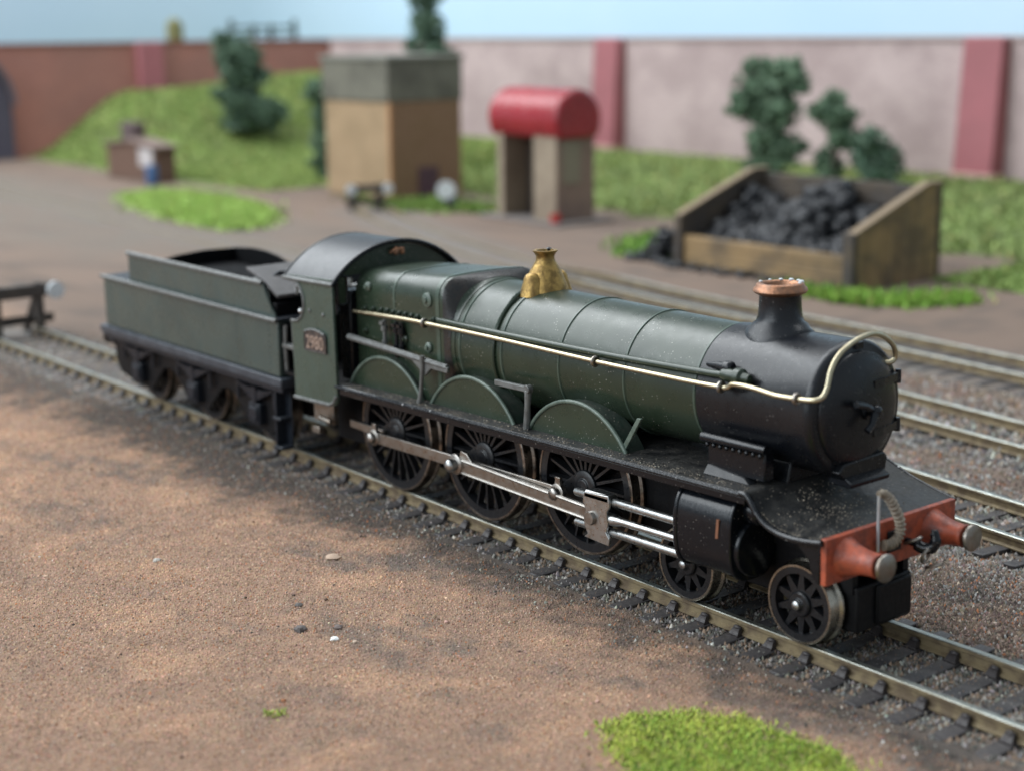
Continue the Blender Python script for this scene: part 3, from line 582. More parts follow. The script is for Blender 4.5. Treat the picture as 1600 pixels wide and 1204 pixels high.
# ---- splashers
for k, xc in enumerate((-49.2, -79.9, -109.2)):
    zc, R_ = 13.4, 15.6; a0 = math.degrees(math.asin((21.9 - zc) / R_)); pts = arc(xc, zc, R_, a0, 180 - a0, 28)
    face = lp(MB().prism(pts, 'y', -12.9, -12.4), 'splasher', GREEN if k else GREEN, smooth=30)
    top = MB(); o2 = arc(xc, zc, R_ - 0.5, a0, 180 - a0, 28)
    top.loft([[(p[0], -12.5, p[1]), (p[0], -8.5, p[1]), (q[0], -8.5, q[1]), (q[0], -12.5, q[1])] for p, q in zip(pts, o2)]); lp(top, 'splasher_top', DUSTY_GREEN, face, smooth=50)
    lp(MB().tube([(p[0], -12.9, p[1]) for p in pts], 0.42, 8), 'splasher_beading', GREEN_RIM, face, smooth=80)
    pf = [(2 * 0 + p[0], p[1]) for p in pts]; lp(MB().prism(pf, 'y', 12.4, 12.9), 'splasher', GREEN, smooth=30)
# ---- reversing rod, lever, brackets
rr = lp(MB().tube([(-120.6, -14.0, 32.3), (-103, -14.0, 31.3), (-86, -13.8, 30.3)], [0.75, 0.7, 0.6], 8), 'reversing_rod', PAINTED_GREY)
b_ = MB().prism([(-98.5, 31.0), (-88.0, 30.8), (-85.4, 30.4), (-85.6, 29.2), (-91.0, 29.4), (-93.2, 27.6), (-94.6, 28.6)], 'y', -14.3, -13.6); lp(b_, 'rod_bracket', PAINTED_GREY, rr, bevel=0.15)
lp(MB().tube([(-93.3, -14.6, 31.8), (-93.6, -14.6, 28), (-94.3, -14.5, 24.5), (-95.0, -14.5, 22.0)], [0.5, 0.42, 0.42, 0.6], 8), 'stanchion', PAINTED_GREY, rr)
lv = MB().box(-71.2, -61.2, -13.9, -13.0, 29.0, 30.1); lv.lathe([(0.85, -0.6), (0.85, 0.6)], (-61.6, -13.5, 29.6), 'y', 12); lv.tube([(-61.6, -13.5, 29.4), (-61.9, -13.5, 26.5), (-62.4, -13.4, 22.0)], [0.75, 0.6, 0.75], 8); lp(lv, 'lifting_arm', PAINTED_GREY, bevel=0.15)
lp(MB().loft([[(-33.2 + a, -12.3 + b, 28.6) for a, b in ((-.5, -.3), (.5, -.3), (.5, .3), (-.5, .3))], [(-37.3 + a, -12.6 + b, 22.0) for a, b in ((-.6, -.3), (.6, -.3), (.6, .3), (-.6, .3))]]), 'stay_bar', GREEN_RIM, bevel=0.1)
lp(MB().box(-118, -90, -11.9, -8, 21.9, 24.5), 'firebox_foundation', GREEN, firebox, bevel=0.3)

# ---- cab
CABX0, CABX1 = -139.6, -122.3
out = [(-139.6, 16.9), (-125.2, 17.2)] + arc(-124.4, 19.2, 2.1, -80, 0, 6) + [(-122.3, 44.5), (-139.9, 44.2), (-139.8, 43.2)] + arc(-138.4, 38.6, 4.55, 80, -82, 14) + [(-139.5, 34.0)]
cab = lp(MB().prism(out, 'y', -16.7, -16.0), 'cab_side', GREEN_LIT, smooth=30, bevel=0.1)
lp(MB().prism(out, 'y', 16.0, 16.7), 'cab_side', GREEN_LIT, smooth=30, bevel=0.1)
lp(MB().tube([(p[0], -16.72, p[1]) for p in [(-139.8, 43.2)] + arc(-138.4, 38.6, 4.55, 80, -82, 16) + [(-139.5, 34.0)]], 0.34, 8), 'cab_beading', PAINTED_GREY, cab, smooth=80)
st_ = MB().tube([(-139.8, -16.75, 16.95), (-125.3, -16.75, 17.2), (-123.6, -16.7, 18.0), (-122.5, -16.7, 19.6)], 0.45, 8); lp(st_, 'cab_beading', PAINTED_GREY, cab, smooth=80)
for x, z in ((-131.6, 37.0), (-126.2, 36.6)): lp(MB().sphere((x, -16.75, z), 0.45, 0.3, 0.45, 8, 6), 'rivet', PAINTED_GREY, cab)
lp(MB().sphere((-135.0, -16.9, 36.6), 0.6, n=8, k=6), 'rivet', STEEL, cab)
RC = 22.2; ZC = 51.6 - RC
half = math.degrees(math.asin(17.1 / RC)); ra = arc(0, ZC, RC, 90 - half, 90 + half, 30); rin = arc(0, ZC, RC - 0.8, 90 - half, 90 + half, 30)
roof = lp(MB().loft([[(-141.3, p[0], p[1]), (-121.6, p[0], p[1]), (-121.6, q[0], q[1]), (-141.3, q[0], q[1])] for p, q in zip(ra, rin)]), 'cab_roof', ROOF, smooth=35, bevel=0.1)
lp(MB().tube([(-121.6, p[0], p[1] - 0.3) for p in ra], 0.5, 8), 'roof_rim', BLACK_GLOSS, roof, smooth=80)
lp(MB().tube([(-141.3, p[0], p[1] - 0.3) for p in ra], 0.45, 8), 'roof_rim', BLACK_GLOSS, roof, smooth=80)
lp(MB().tube([(-141.4, -17.05, ra[-1][1] - 0.1), (-121.4, -17.05, ra[-1][1] - 0.1)], 0.42, 8), 'roof_gutter', PAINTED_GREY, roof, smooth=80)
hole = rrect(-15.3, -12.9, 38.9, 45.0, 0.8); hole2 = rrect(12.9, 15.3, 38.9, 45.0, 0.8)
top_arc = arc(0, ZC, RC - 0.9, 90 - half * 0.94, 90 + half * 0.94, 24)
front = [(-16.1, 22.0), (16.1, 22.0), (16.1, 44.0)] + top_arc + [(-16.1, 44.0)]
cf = lp(MB().prism([front, hole, hole2], 'x', -123.1, -122.4), 'cab_front', GREEN, smooth=30)
for hh in (hole, hole2): lp(MB().tube([(-122.3, p[0], p[1]) for p in hh + hh[:1]], 0.28, 7, cap=False), 'spectacle_frame', BLACK_GLOSS, cf, smooth=80)
wh = MB().tube([(-122.0, -1.6, 48.8), (-121.2, -1.0, 49.5), (-121.2, 1.2, 49.5)], 0.4, 8); wh.lathe([(0.5, 0), (0.75, 0.6), (0.5, 1.4), (0.2, 1.8)], (-121.3, -0.6, 48.3), 'z', 10); wh.lathe([(0.45, 0), (0.65, 0.6), (0.4, 1.3)], (-121.3, 1.0, 48.3), 'z', 10); lp(wh, 'whistle', COPPER, cf)
bh = MB().box(-127.5, -123.1, -12.0, 12.0, 22, 41.5); lp(bh, 'backhead', BLACK, cf, bevel=0.5)
it = MB().box(-128.5, -127.4, -15.3, -12.2, 36, 44.0); lp(it, 'cab_fitting', CREAM_GREY, cf, bevel=0.3)
lp(MB().box(-139.4, -123.1, -15.9, 15.9, 20.4, 21.4), 'cab_floor', FRAME, cf)
ch_ = MB().tube([(-139.2, -16.2, 18.0), (-139.4, -16.4, 27), (-139.6, -16.4, 33.6)], 0.35, 8); lp(ch_, 'cab_handrail', PAINTED_GREY, cab)
# number plate on the cab side
pl = [(-133.9, 28.3), (-125.3, 28.3), (-125.3, 32.0)] + [(-125.7, 32.3), (-127.5, 32.8), (-129.6, 33.0), (-131.7, 32.8), (-133.5, 32.3)] + [(-133.9, 32.0)]
plate = lp(MB().prism(pl, 'y', -17.05, -16.65), 'number_plate', PLATE, bevel=0.08)
lp(MB().tube([(p[0], -17.05, p[1]) for p in pl + pl[:1]], 0.14, 6, cap=False), 'plate_rim', PLATE, plate)
lp(MB().tube([(p[0], -17.12, p[1] + 0.1) for p in pl[3:8]], 0.28, 6), 'plate_rim', PAINTED_GREY, plate)
fc = bpy.data.curves.new('numerals', 'FONT'); fc.body = '2980'; fc.size = 4.1; fc.align_x = 'CENTER'; fc.align_y = 'CENTER'; fc.extrude = 0.1; fc.offset = 0.0; fc.space_character = 1.0
fc.materials.append(PLATE_FIG); ft = bpy.data.objects.new('numerals_text', fc); col.objects.link(ft); bpy.context.view_layer.update(); fm = bpy.data.meshes.new_from_object(ft.evaluated_get(bpy.context.evaluated_depsgraph_get())); bpy.data.objects.remove(ft); fm.materials.clear(); fm.materials.append(PLATE_FIG); fo = bpy.data.objects.new('numerals', fm); col.objects.link(fo); fo.parent = plate; fo.location = (-129.6 + LO[0], -17.12, 30.1); fo.rotation_euler = (math.pi / 2, 0, 0); fo.scale = (0.86, 1, 1)

# ---- frames, cylinders, motion
fr_ = MB()
for s in (-1, 1): fr_.box(-138, -7.0, s * 5.6, s * 6.9, 6.5, 21.0); fr_.box(-7.0, 8.2, s * 5.6, s * 6.9, 6.5, 15.8)
fr_.box(-138, -18, -5.6, 5.6, 9.5, 20.8); fr_.box(-19, 8.0, -7.5, 7.5, 11.5, 15.6); lp(fr_, 'main_frame', FRAME)
cyl_sec = [(-11.3 + 5.3 * math.copysign(abs(math.cos(t)) ** (2 / 2.9), math.cos(t)), 13.2 + 6.9 * math.copysign(abs(math.sin(t)) ** (2 / 2.9), math.sin(t))) for t in np.linspace(0, 2 * math.pi, 41)[:-1]]
for s in (1, -1):
    sec = [(y * s, z) for y, z in cyl_sec]
    cy = lp(MB().prism(sec, 'x', -20.6, -8.4), 'cylinder', BLACK_GLOSS, smooth=30, bevel=0.35)
    for a, b in ((-21.0, -20.2), (-9.0, -8.2)): lp(MB().prism([(11.3 * -s + (y + 11.3 * s) * 1.045, 13.4 + (z - 13.4) * 1.045) for y, z in sec], 'x', a, b), 'cylinder_flange', BLACK_GLOSS, cy, smooth=30, bevel=0.2)
    lp(MB().lathe([(4.7, -8.3), (4.7, -7.5), (4.5, -7.25), (0.1, -7.2)], (0, -11.4 * s, 11.4), 'x', 32), 'cylinder_cover', BLACK_GLOSS, cy)
    lp(MB().lathe([(2.3, -8.3), (2.3, -6.2), (2.0, -5.8), (0.8, -5.6), (0.8, -5.0), (0.1, -4.9)], (0, -11.6 * s, 17.6), 'x', 20), 'valve_cover', BLACK_GLOSS, cy)
    lp(MB().lathe([(0.9, -22.4), (1.1, -21.8), (1.1, -20.6)], (0, -12.6 * s, 18.4), 'x', 12), 'valve_gland', BLACK_GLOSS, cy)
    if s == 1:
        lp(MB().prism([(-11.5, 13.2), (-10.9, 13.4), (-10.7, 16.4), (-11.2, 16.5)], 'y', -16.72, -16.30), 'paint_chip', RUST, cy)
AX = {1: -50.6, 2: -80.3, 3: -110.5}; RD = 12.72; CR = (-4.1, -1.5)
for s in (1, -1):
    Y = lambda y: y * s
    for z in (13.0, 7.4): lp(MB().tube([(-48.6, Y(-13.7), z), (-48.3, Y(-13.7), z), (-20.8, Y(-13.7), z)], [0.62, 0.78, 0.78], 12), 'slide_bar', STEEL, smooth=60)
    lp(MB().tube([(-41, Y(-13.7), 9.7), (-38.2, Y(-13.7), 9.75), (-36.4, Y(-13.7), 9.85), (-20.8, Y(-13.7), 9.9)], [1.15, 1.1, 0.68, 0.66], 12), 'piston_rod', STEEL, smooth=60)
    xo = [(-45.2, 5.6), (-44.2, 6.4), (-45.0, 7.6), (-45.2, 9.2), (-44.6, 10.6), (-45.4, 12.0), (-45.0, 13.9), (-38.6, 14.3), (-38.4, 12.2), (-39.2, 11.2), (-38.9, 9.0), (-39.4, 7.6), (-38.5, 6.6), (-38.7, 5.2), (-41, 5.3)]
    xh = lp(MB().prism(xo, 'y', Y(-15.0), Y(-14.4)), 'crosshead', STEEL, bevel=0.15)
    lp(MB().prism([(Y(-15.0), 13.0), (Y(-15.0), 13.8), (Y(-14.5), 14.3), (Y(-12.9), 14.3), (Y(-12.6), 13.6), (Y(-12.6), 12.9), (Y(-12.8), 12.9), (Y(-13.2), 13.7), (Y(-14.2), 13.7), (Y(-14.5), 13.2)], 'x', -44.9, -38.7), 'crosshead_slipper', STEEL, xh, bevel=0.1)
    lp(MB().lathe([(1.25, Y(-14.3)), (1.25, Y(-15.5)), (1.1, Y(-15.75)), (0.1, Y(-15.8))], (-43.0, 0, 9.5), 'y', 16), 'crosshead_pin', ROD, xh)
    p2 = (AX[2] + CR[0], RD + CR[1]); p4 = (-43.2, 9.5)
    d_ = Vector((p4[0] - p2[0], p4[1] - p2[1])); Ld = d_.length; d_.normalize(); n_ = Vector((-d_.y, d_.x))
    def rodpoly(a, b, ha, hb, e=0.6):
        A, B = Vector(a), Vector(b); dd = (B - A).normalized(); nn = Vector((-dd.y, dd.x))
        return [tuple(A + nn * -ha - dd * e), tuple(B - nn * hb + dd * e), tuple(B + nn * hb + dd * e), tuple(A + nn * ha - dd * e)]
    rod = lp(MB().prism(rodpoly(p2, p4, 1.6, 1.4), 'y', Y(-13.9), Y(-13.1)), 'connecting_rod', ROD, bevel=0.12)
    for o_ in (-1.1, 1.1):
        q0 = Vector(p2) + d_ * 2.2; q1 = Vector(p4) - d_ * 1.0
        lp(MB().tube([(q0.x + n_.x * o_ * 1.15, Y(-13.95), q0.y + n_.y * o_ * 1.15), (q1.x + n_.x * o_, Y(-13.95), q1.y + n_.y * o_)], 0.28, 6), 'rod_flange', ROD, rod)
    lp(MB().lathe([(2.1, Y(-13.0)), (2.1, Y(-14.05)), (1.9, Y(-14.2)), (0.1, Y(-14.2))], (p2[0], 0, p2[1]), 'y', 24), 'big_end', ROD, rod)
    lp(MB().prism([(p2[0] + 1.0, p2[1] + 1.2), (p2[0] + 6.5, p2[1] + 0.6), (p2[0] + 4.6, p2[1] + 1.7), (p2[0] + 3.6, p2[1] + 2.7), (p2[0] + 1.6, p2[1] + 3.0)], 'y', Y(-13.8), Y(-13.1)), 'oil_cup', ROD, rod, bevel=0.12)
    lp(MB().lathe([(1.25, Y(-14.1)), (1.3, Y(-15.3)), (1.15, Y(-15.8)), (0.6, Y(-16.1)), (0.1, Y(-16.15))], (p2[0], 0, p2[1]), 'y', 18), 'crank_pin', STEEL, rod, smooth=60)
    for a, b in ((3, 2), (2, 1)):
        pa = (AX[a] + CR[0], RD + CR[1]); pb = (AX[b] + CR[0], RD + CR[1])
        cr_ = lp(MB().prism(rodpoly(pa, pb, 1.2, 1.2), 'y', Y(-12.9), Y(-12.2)), 'coupling_rod', ROD, bevel=0.12)
        q = pa if a == 3 else pb
        lp(MB().lathe([(1.75, Y(-12.1)), (1.75, Y(-13.05)), (1.5, Y(-13.2)), (0.1, Y(-13.2))], (q[0], 0, q[1]), 'y', 20), 'rod_end', ROD, cr_)
        lp(MB().prism([(q[0] - 0.9, q[1] + 1.4), (q[0] + 0.9, q[1] + 1.4), (q[0] + 0.6, q[1] + 2.3), (q[0] + 0.75, q[1] + 3.0), (q[0] - 0.75, q[1] + 3.0), (q[0] - 0.6, q[1] + 2.3)], 'y', Y(-12.9), Y(-12.2)), 'oil_cup', ROD, cr_, bevel=0.1)
        lp(MB().lathe([(1.2, Y(-13.1)), (1.25, Y(-13.9)), (1.0, Y(-14.3)), (0.1, Y(-14.4))], (q[0], 0, q[1]), 'y', 18), 'crank_pin', ROD, cr_, smooth=60)
lp(MB().loft([[(-127, -10.4 + a, 12.0 + b) for a, b in ((-.4, -.8), (.4, -.8), (.4, .8), (-.4, .8))], [(-114, -10.4 + a, 11.5 + b) for a, b in ((-.4, -1), (.4, -1), (.4, 1), (-.4, 1))]]), 'brake_rod', ROD, bevel=0.1)
dgb = MB().box(-139, -131, -12.5, -11.2, 11.0, 16.5); dgb.tube([(-134, -14.0, 12.6), (-129.5, -14.0, 12.2)], 0.7, 8); dgb.box(-138.5, -135.5, -13.6, -12.0, 8.5, 10.0); lp(dgb, 'injector_pipe', STEEL_DULL, bevel=0.15)

# ---- wheels
def make_wheel(parent, x, z, R, ns, side, boss, kind, loc_off=LO, crank=None, spokes=True, tyre_mat=TYRE):
    """Spoked wheel; its own axle line runs along y; outer face towards side*y."""
    o = MB(); Rr = R * (0.962 if kind == 'driver' else 0.935); Ri = R * (0.835 if kind == 'driver' else 0.76); n = 64
    def ann(y0, y1, a, b):
        o.loft([[(a * math.cos(2 * math.pi * i / n), y0, a * math.sin(2 * math.pi * i / n)) for i in range(n)], [(b * math.cos(2 * math.pi * i / n), y0, b * math.sin(2 * math.pi * i / n)) for i in range(n)],
                [(b * math.cos(2 * math.pi * i / n), y1, b * math.sin(2 * math.pi * i / n)) for i in range(n)], [(a * math.cos(2 * math.pi * i / n), y1, a * math.sin(2 * math.pi * i / n)) for i in range(n)],
                [(a * math.cos(2 * math.pi * i / n), y0, a * math.sin(2 * math.pi * i / n)) for i in range(n)]], cap=False)
    ann(side * 9.9, side * 7.9, Rr, Ri)
    wh = o.build('wheel', WHEEL, parent, loc=(x + loc_off[0], 0, z), smooth=35)
    t = MB(); prof_ = [(Rr - .02, 10.0), (R * 0.985, 10.0), (R, 9.85), (R + 0.02, 8.5), (R + 0.1, 8.05), (R + 0.5, 7.7), (R + 0.55, 7.4), (R + 0.3, 7.15), (Rr, 7.15), (Rr - .02, 10.0)]
    t.lathe([(r, side * y) for r, y in prof_], (0, 0, 0), 'y', 72, cap=False); t.build('tyre', tyre_mat, wh, smooth=35)
    if spokes:
        sp = MB(); yi, yo = side * 8.0, side * 9.4
        if kind == 'driver': a, b, ya = 0.42, 0.30, side * 9.6
        else: a, b, ya = 1.15, 0.48, side * 9.5
        sp.loft([[(-a, yi, boss * 0.8), (a, yi, boss * 0.8), (a * .7, ya, boss * 0.8), (-a * .7, ya, boss * 0.8)], [(-b, yi, Ri + .15), (b, yi, Ri + .15), (b * .7, yo, Ri + .15), (-b * .7, yo, Ri + .15)]])
        s0 = sp.build('spoke', WHEEL, wh, smooth=30)
        for i in range(1, ns): copy_obj(s0, wh, rot=(0, 2 * math.pi * i / ns, 0))
    else: MB().lathe([(Ri + .1, side * 8.2), (Ri + .1, side * 8.6)], (0, 0, 0), 'y', 40).build('wheel_disc', WHEEL, wh)
    bs = MB().lathe([(boss, side * 8.0), (boss, side * 9.9), (boss * 0.86, side * 10.15), (boss * 0.5, side * 10.2), (boss * 0.42, side * 10.5), (0.1, side * 10.6)], (0, 0, 0), 'y', 28)
    if crank:
        A = Vector((0, 0)); B = Vector(crank); dd = (B - A).normalized(); nn = Vector((-dd.y, dd.x)); ra_, rb_ = boss * 0.98, 1.9
        hull = [tuple(A + nn * ra_), *[tuple(B + nn * rb_ * math.cos(t) + dd * rb_ * math.sin(t)) for t in np.linspace(0, math.pi, 10)], tuple(A - nn * ra_)]
        bs.prism(hull, 'y', side * 9.0, side * 10.05)
    bs.build('wheel_boss', WHEEL, wh, smooth=35, bevel=0.1)
    if not crank: MB().lathe([(0.75, side * 10.2), (0.75, side * 10.9), (0.5, side * 11.1), (0.05, side * 11.15)], (0, 0, 0), 'y', 14).build('axle_end', STEEL, wh)
    return wh
for k in (1, 2, 3):
    for s in (-1, 1): make_wheel(loco, AX[k], RD, RD, 20, s, 3.0, 'driver', crank=CR, spokes=True)
    lp(MB().lathe([(1.6, -9), (1.6, 9)], (AX[k], 0, RD), 'y', 16), 'axle', FRAME)
def bog_z(x): return (6.5 - (x + 110.5) * math.sin(TILT)) / math.cos(TILT)
for x in (0.0, -25.0):
    for s in (-1, 1): make_wheel(loco, x + 6.5 * math.sin(TILT), bog_z(x), 6.5, 10, s, 2.1, 'bogie', tyre_mat=BOGIE_TYRE)
    lp(MB().lathe([(1.0, -9), (1.0, 9)], (x, 0, bog_z(x)), 'y', 12), 'axle', FRAME)
bo = MB().box(-31, 8.6, -6.4, 6.4, 3.2, 7.0); bo.box(5.2, 9.0, -6.6, 6.6, 0.2, 7.6); bo.box(-33, -29, -6.4, 6.4, 1.5, 7.5); bo.box(-18, -8, -6.8, 6.8, 3, 11.8); bo.box(8.8, 9.6, -2.4, 6.2, 0.8, 7.2)
lp(bo, 'bogie_frame', FRAME, bevel=0.35)

# ---- crumbs of dust lying on the running plate (too small to count)
n = 2600; X = np.concatenate([rng.uniform(-121, -6, n), rng.uniform(-3, 9.5, 900)]); Y = np.concatenate([-16.2 + np.abs(rng.normal(0, 2.2, n)), np.clip(rng.normal(-7, 6, 900), -15.5, 14)])
zz = np.concatenate([np.full(n, 22.02), np.array([float(dropz(a, b)) for a, b in zip(X[n:], Y[n:])]) + 0.02])
s = rng.uniform(0.06, 0.17, len(X)); s[rng.random(len(X)) < 0.03] *= 1.6
cl_n = wob(X, Y, 9, 12) + rng.normal(0, 0.25, len(X)); dk = (cl_n > -0.05) & ~((Y[:] > -12.3) & (np.arange(len(X)) < n)); X, Y, zz, s = X[dk], Y[dk], zz[dk], s[dk]
cc = np.array((0.26, 0.22, 0.175))[None] * rng.lognormal(-0.15, 0.5, (len(X), 1))
g = chips('dust_crumbs', np.stack([X + LO[0], Y, zz], 1), s, np.clip(cc, 0.02, 0.5), parent=loco); g['kind'] = 'stuff'

# ================================================================== TENDER
tender = empty('tender', (-191, -0.68, 0), (0, 0, 0.0165))
tag(tender, 'green six wheeled tender with empty black coal space, coupled behind the engine cab', 'tender')
TO = (191, 0, 0)
def tp(mb, name, m_, parent=tender, **kw): return mb.build(name, m_, parent, off=TO, **kw)
bd = tp(MB().prism([(-16.4, 19.2), (16.4, 19.2), (16.4, 32.0), (-16.4, 32.0)], 'x', -235.5, -147.4), 'tank', GREEN_LIT_TENDER, bevel=0.2)
tp(MB().box(-235.9, -147.2, -17.0, 17.0, 31.9, 32.5), 'tank_top', TFRAME, bevel=0.15)
for s in (-1, 1):
    tp(MB().tube([(-235.9, s * 16.8, 32.25), (-191, s * 16.85, 32.2), (-147.2, s * 16.8, 32.1)], 0.55, 8), 'tank_beading', PAINTED_GREY, bd, smooth=80)
    near_side = s < 0
    up_ = [(-221.0, 32.4), (-149.0, 32.4), (-149.6, 33.4), (-151.6, 35.6), (-153.2, 38.0), (-154.2, 39.7), (-221.0, 39.7)] if near_side else [(-221.0, 32.4), (-176.0, 32.4), (-183, 33.6), (-189, 35.2), (-194, 36.9), (-199, 38.1), (-205, 38.8), (-212, 38.9), (-221.0, 38.2)]
    sp_ = tp(MB().prism(up_, 'y', s * 15.9, s * 15.45), 'coal_side', GREEN_LIT_TENDER if near_side else SOOTBLACK, smooth=30)
    tp(MB().prism(up_, 'y', s * 15.44, s * 15.1), 'coal_side_inner', SOOTBLACK, sp_, smooth=30)
    if near_side:
        tp(MB().tube([(-221.2, s * 15.9, 39.7), (-154.2, s * 15.9, 39.75)], 0.62, 8), 'coal_side_beading', PAINTED_GREY, sp_, smooth=80)
        for i in range(7): tp(MB().sphere((-150.6 - 0.28 * i * 0.6, s * 15.95, 33.6 + i * 0.85), 0.2, n=6, k=4), 'rivet', GREEN_LIT_TENDER, sp_)
BROWNGREY = mat('locker_grey', (0.085, 0.080, 0.080), 0.5, var=(0.045, 0.043, 0.042), vscale=0.4)
rear = tp(MB().prism([(-15.0, 32.4), (15.0, 32.4), (15.0, 38.2), (6, 38.4), (-2, 37.8), (-9, 36.6), (-15.0, 35.0)], 'x', -221.2, -220.2), 'coal_back', SOOTBLACK, bevel=0.2)
hx = np.linspace(-219.5, -158, 44); hy = np.linspace(-15.0, 15.0, 24); HX, HY = np.meshgrid(hx, hy, indexing='ij')
HZ = 33.4 + 3.6 * np.clip(1 - ((HX + 179) / 40.0) ** 2, 0, 1) ** 0.75 * np.clip(1 - (HY / 17.5) ** 2, 0, 1) ** 0.6 + 0.3 * wob(HX, HY, 8, 3) + 0.12 * rng.normal(size=HX.shape)
hi_ = np.arange(HX.size).reshape(HX.shape); HF = np.stack([hi_[:-1, :-1], hi_[1:, :-1], hi_[1:, 1:], hi_[:-1, 1:]], -1).reshape(-1, 4)
cl_ = np_mesh('coal_load', np.stack([HX + 191, HY, HZ], -1).reshape(-1, 3), HF, SOOTBLACK, parent=tender)
tp(MB().prism([(-163.0, 42.4), (-156.0, 40.6), (-149.6, 37.4), (-149.6, 36.6), (-156.0, 39.8), (-163.0, 41.8)], 'y', -14.8, 6.0), 'shovel_plate', BROWNGREY, bevel=0.15)
tp(MB().loft([[(-220.2, -15.1, 34.8), (-220.2, 15.1, 34.8), (-220.2, 15.1, 32.5), (-220.2, -15.1, 32.5)], [(-157, -15.1, 32.9), (-157, 15.1, 32.9), (-157, 15.1, 32.5), (-157, -15.1, 32.5)]]), 'coal_floor', SOOTBLACK)
fbk = tp(MB().prism([(-15.1, 32.4), (15.1, 32.4), (15.1, 39.0), (10, 41.6), (-10, 41.6), (-15.1, 39.0)], 'x', -157.2, -156.4), 'front_bulkhead', TFRAME, bevel=0.1)
for y in (-11.5, 11.5): tp(MB().box(-156.0, -150.2, y - 3.4, y + 3.4, 32.5, 35.4), 'tool_locker', FRAME, bevel=0.3)
for y in (-7.2, 7.2):
    h = MB().tube([(-149.4, y, 32.4), (-149.4, y, 37.0)], 0.55, 8); h.tube([(-149.4, y - 2.6, 37.2), (-149.4, y + 1.6, 37.4)], 0.5, 8); h.tube([(-149.4, y - 2.6, 37.2), (-149.4, y - 2.6, 39.0)], 0.45, 8); tp(h, 'brake_handle', STEEL)
tp(MB().lathe([(1.9, 0), (1.9, 1.6), (1.5, 2.2), (0.1, 2.4)], (-163, -11.6, 37.2), 'z', 18), 'tank_vent', PAINTED_GREY)
tp(MB().lathe([(3.2, 0), (3.2, 2.2), (2.6, 2.9), (0.1, 3.1)], (-228.5, 0, 32.4), 'z', 24), 'filler_cap', TFRAME)
pb = MB().box(-238.0, -145.8, -17.2, 17.2, 16.9, 19.0); plt = tp(pb, 'running_plate', mat('tender_plate_grey', (0.040, 0.047, 0.058), 0.38, spec=0.3, var=(0.070, 0.080, 0.095), vscale=0.3, vamt=0.7, dust=0.3, dcol=(0.16, 0.17, 0.19)), bevel=0.3)
tp(MB().box(-237.6, -146.2, -16.7, 16.7, 15.6, 17.0), 'valance', TFRAME, plt, bevel=0.25)
for x in (-151.5, -166.0, -204.0, -231.5):
    for z in np.linspace(20.6, 30.8, 9): tp(MB().sphere((x, -16.42, float(z)), 0.24, 0.16, 0.24, 6, 4), 'rivet', GREEN_LIT_TENDER, bd)
TAX = (-221.5, -191.5, -161.5)
for s in (-1, 1):
    op = []
    pts = [(-237, 15.7), (-237, 9.0), (-234.5, 6.0), (-229.5, 5.0)]
    for i, a in enumerate(TAX):
        pts += [(a - 5, 4.0), (a + 5, 4.0)]
        if i < 2: pts += [(a + 8.5, 7.5), (a + 12, 10.6), (a + 15, 11.4), (a + 18, 10.6), (a + 21.5, 7.5)]
    pts += [(-153.5, 5.5), (-150.5, 8), (-149.0, 11), (-147.0, 15.7)]
    frm = tp(MB().prism(pts, 'y', s * 12.9, s * 13.6), 'outside_frame', FRAME, smooth=30, bevel=0.15)
    for a in TAX:
        ab = MB().box(a - 2.4, a + 2.4, s * 13.4, s * 15.4, 5.6, 10.6); ab.box(a - 1.8, a + 1.8, s * 15.3, s * 15.9, 6.4, 9.8); tp(ab, 'axlebox', TFRAME, frm, bevel=0.3)
        spm = MB()
        for q in range(4):
            L = 8.2 - q * 1.6; zc = 13.6 - q * 0.62; spm.loft([[(a + t * L, s * y, zc + 0.9 * t * t + z) for y, z in ((13.8, -.28), (15.2, -.28), (15.2, .28), (13.8, .28))] for t in np.linspace(-1, 1, 9)])
        spm.box(a - 0.9, a + 0.9, s * 13.7, s * 15.4, 10.5, 14.4); tp(spm, 'leaf_spring', TFRAME, frm)
        for e in (-8.2, 8.2): tp(MB().tube([(a + e, s * 14.5, 15.8), (a + e, s * 14.5, 10.6)], 0.5, 7), 'spring_hanger', TFRAME, frm)
    stp = MB().box(-150.6, -149.8, s * 13.8, s * 16.4, 2.4, 16.8); stp.box(-150.8, -147.0, s * 13.6, s * 16.9, 2.2, 2.9); stp.box(-150.8, -147.4, s * 13.6, s * 16.9, 9.0, 9.7); stp.prism([(-150.2, 16.8), (-147.2, 16.8), (-147.4, 10), (-146.9, 8.6), (-147.6, 2.6), (-150.2, 2.6)], 'y', s * 13.4, s * 13.9); tp(stp, 'footstep', TFRAME, bevel=0.2)
for a in TAX:
    for s in (-1, 1): make_wheel(tender, a, 8.2, 8.2, 12, s, 2.2, 'bogie', loc_off=TO, spokes=(s < 0), tyre_mat=TYRE)
    tp(MB().lathe([(1.2, -12.8), (1.2, 12.8)], (a, 0, 8.2), 'y', 12), 'axle', FRAME)
tp(MB().box(-234, -150, -7, 7, 8, 16), 'inner_frame', FRAME)
dbar = MB().box(-148, -139.5, -2, 2, 11, 12.6); dbar.box(-147.2, -140.8, -15.5, 15.5, 20.0, 20.7); tp(dbar, 'fall_plate', FRAME)
tp(MB().prism([(-15.5, 20), (15.5, 20), (15.5, 31.5), (-15.5, 31.5)], 'x', -147.3, -146.9), 'tank_front', FRAME)
tp(MB().tube([(-146.4, -15.0, 20), (-146.4, -15.2, 26), (-146.4, -15.0, 31)], 0.45, 8), 'tender_handrail', PAINTED_GREY)
tp(MB().box(-147.0, -141.5, -15.8, -13.2, 26.0, 26.9), 'step_plate', PAINTED_GREY, bevel=0.15)
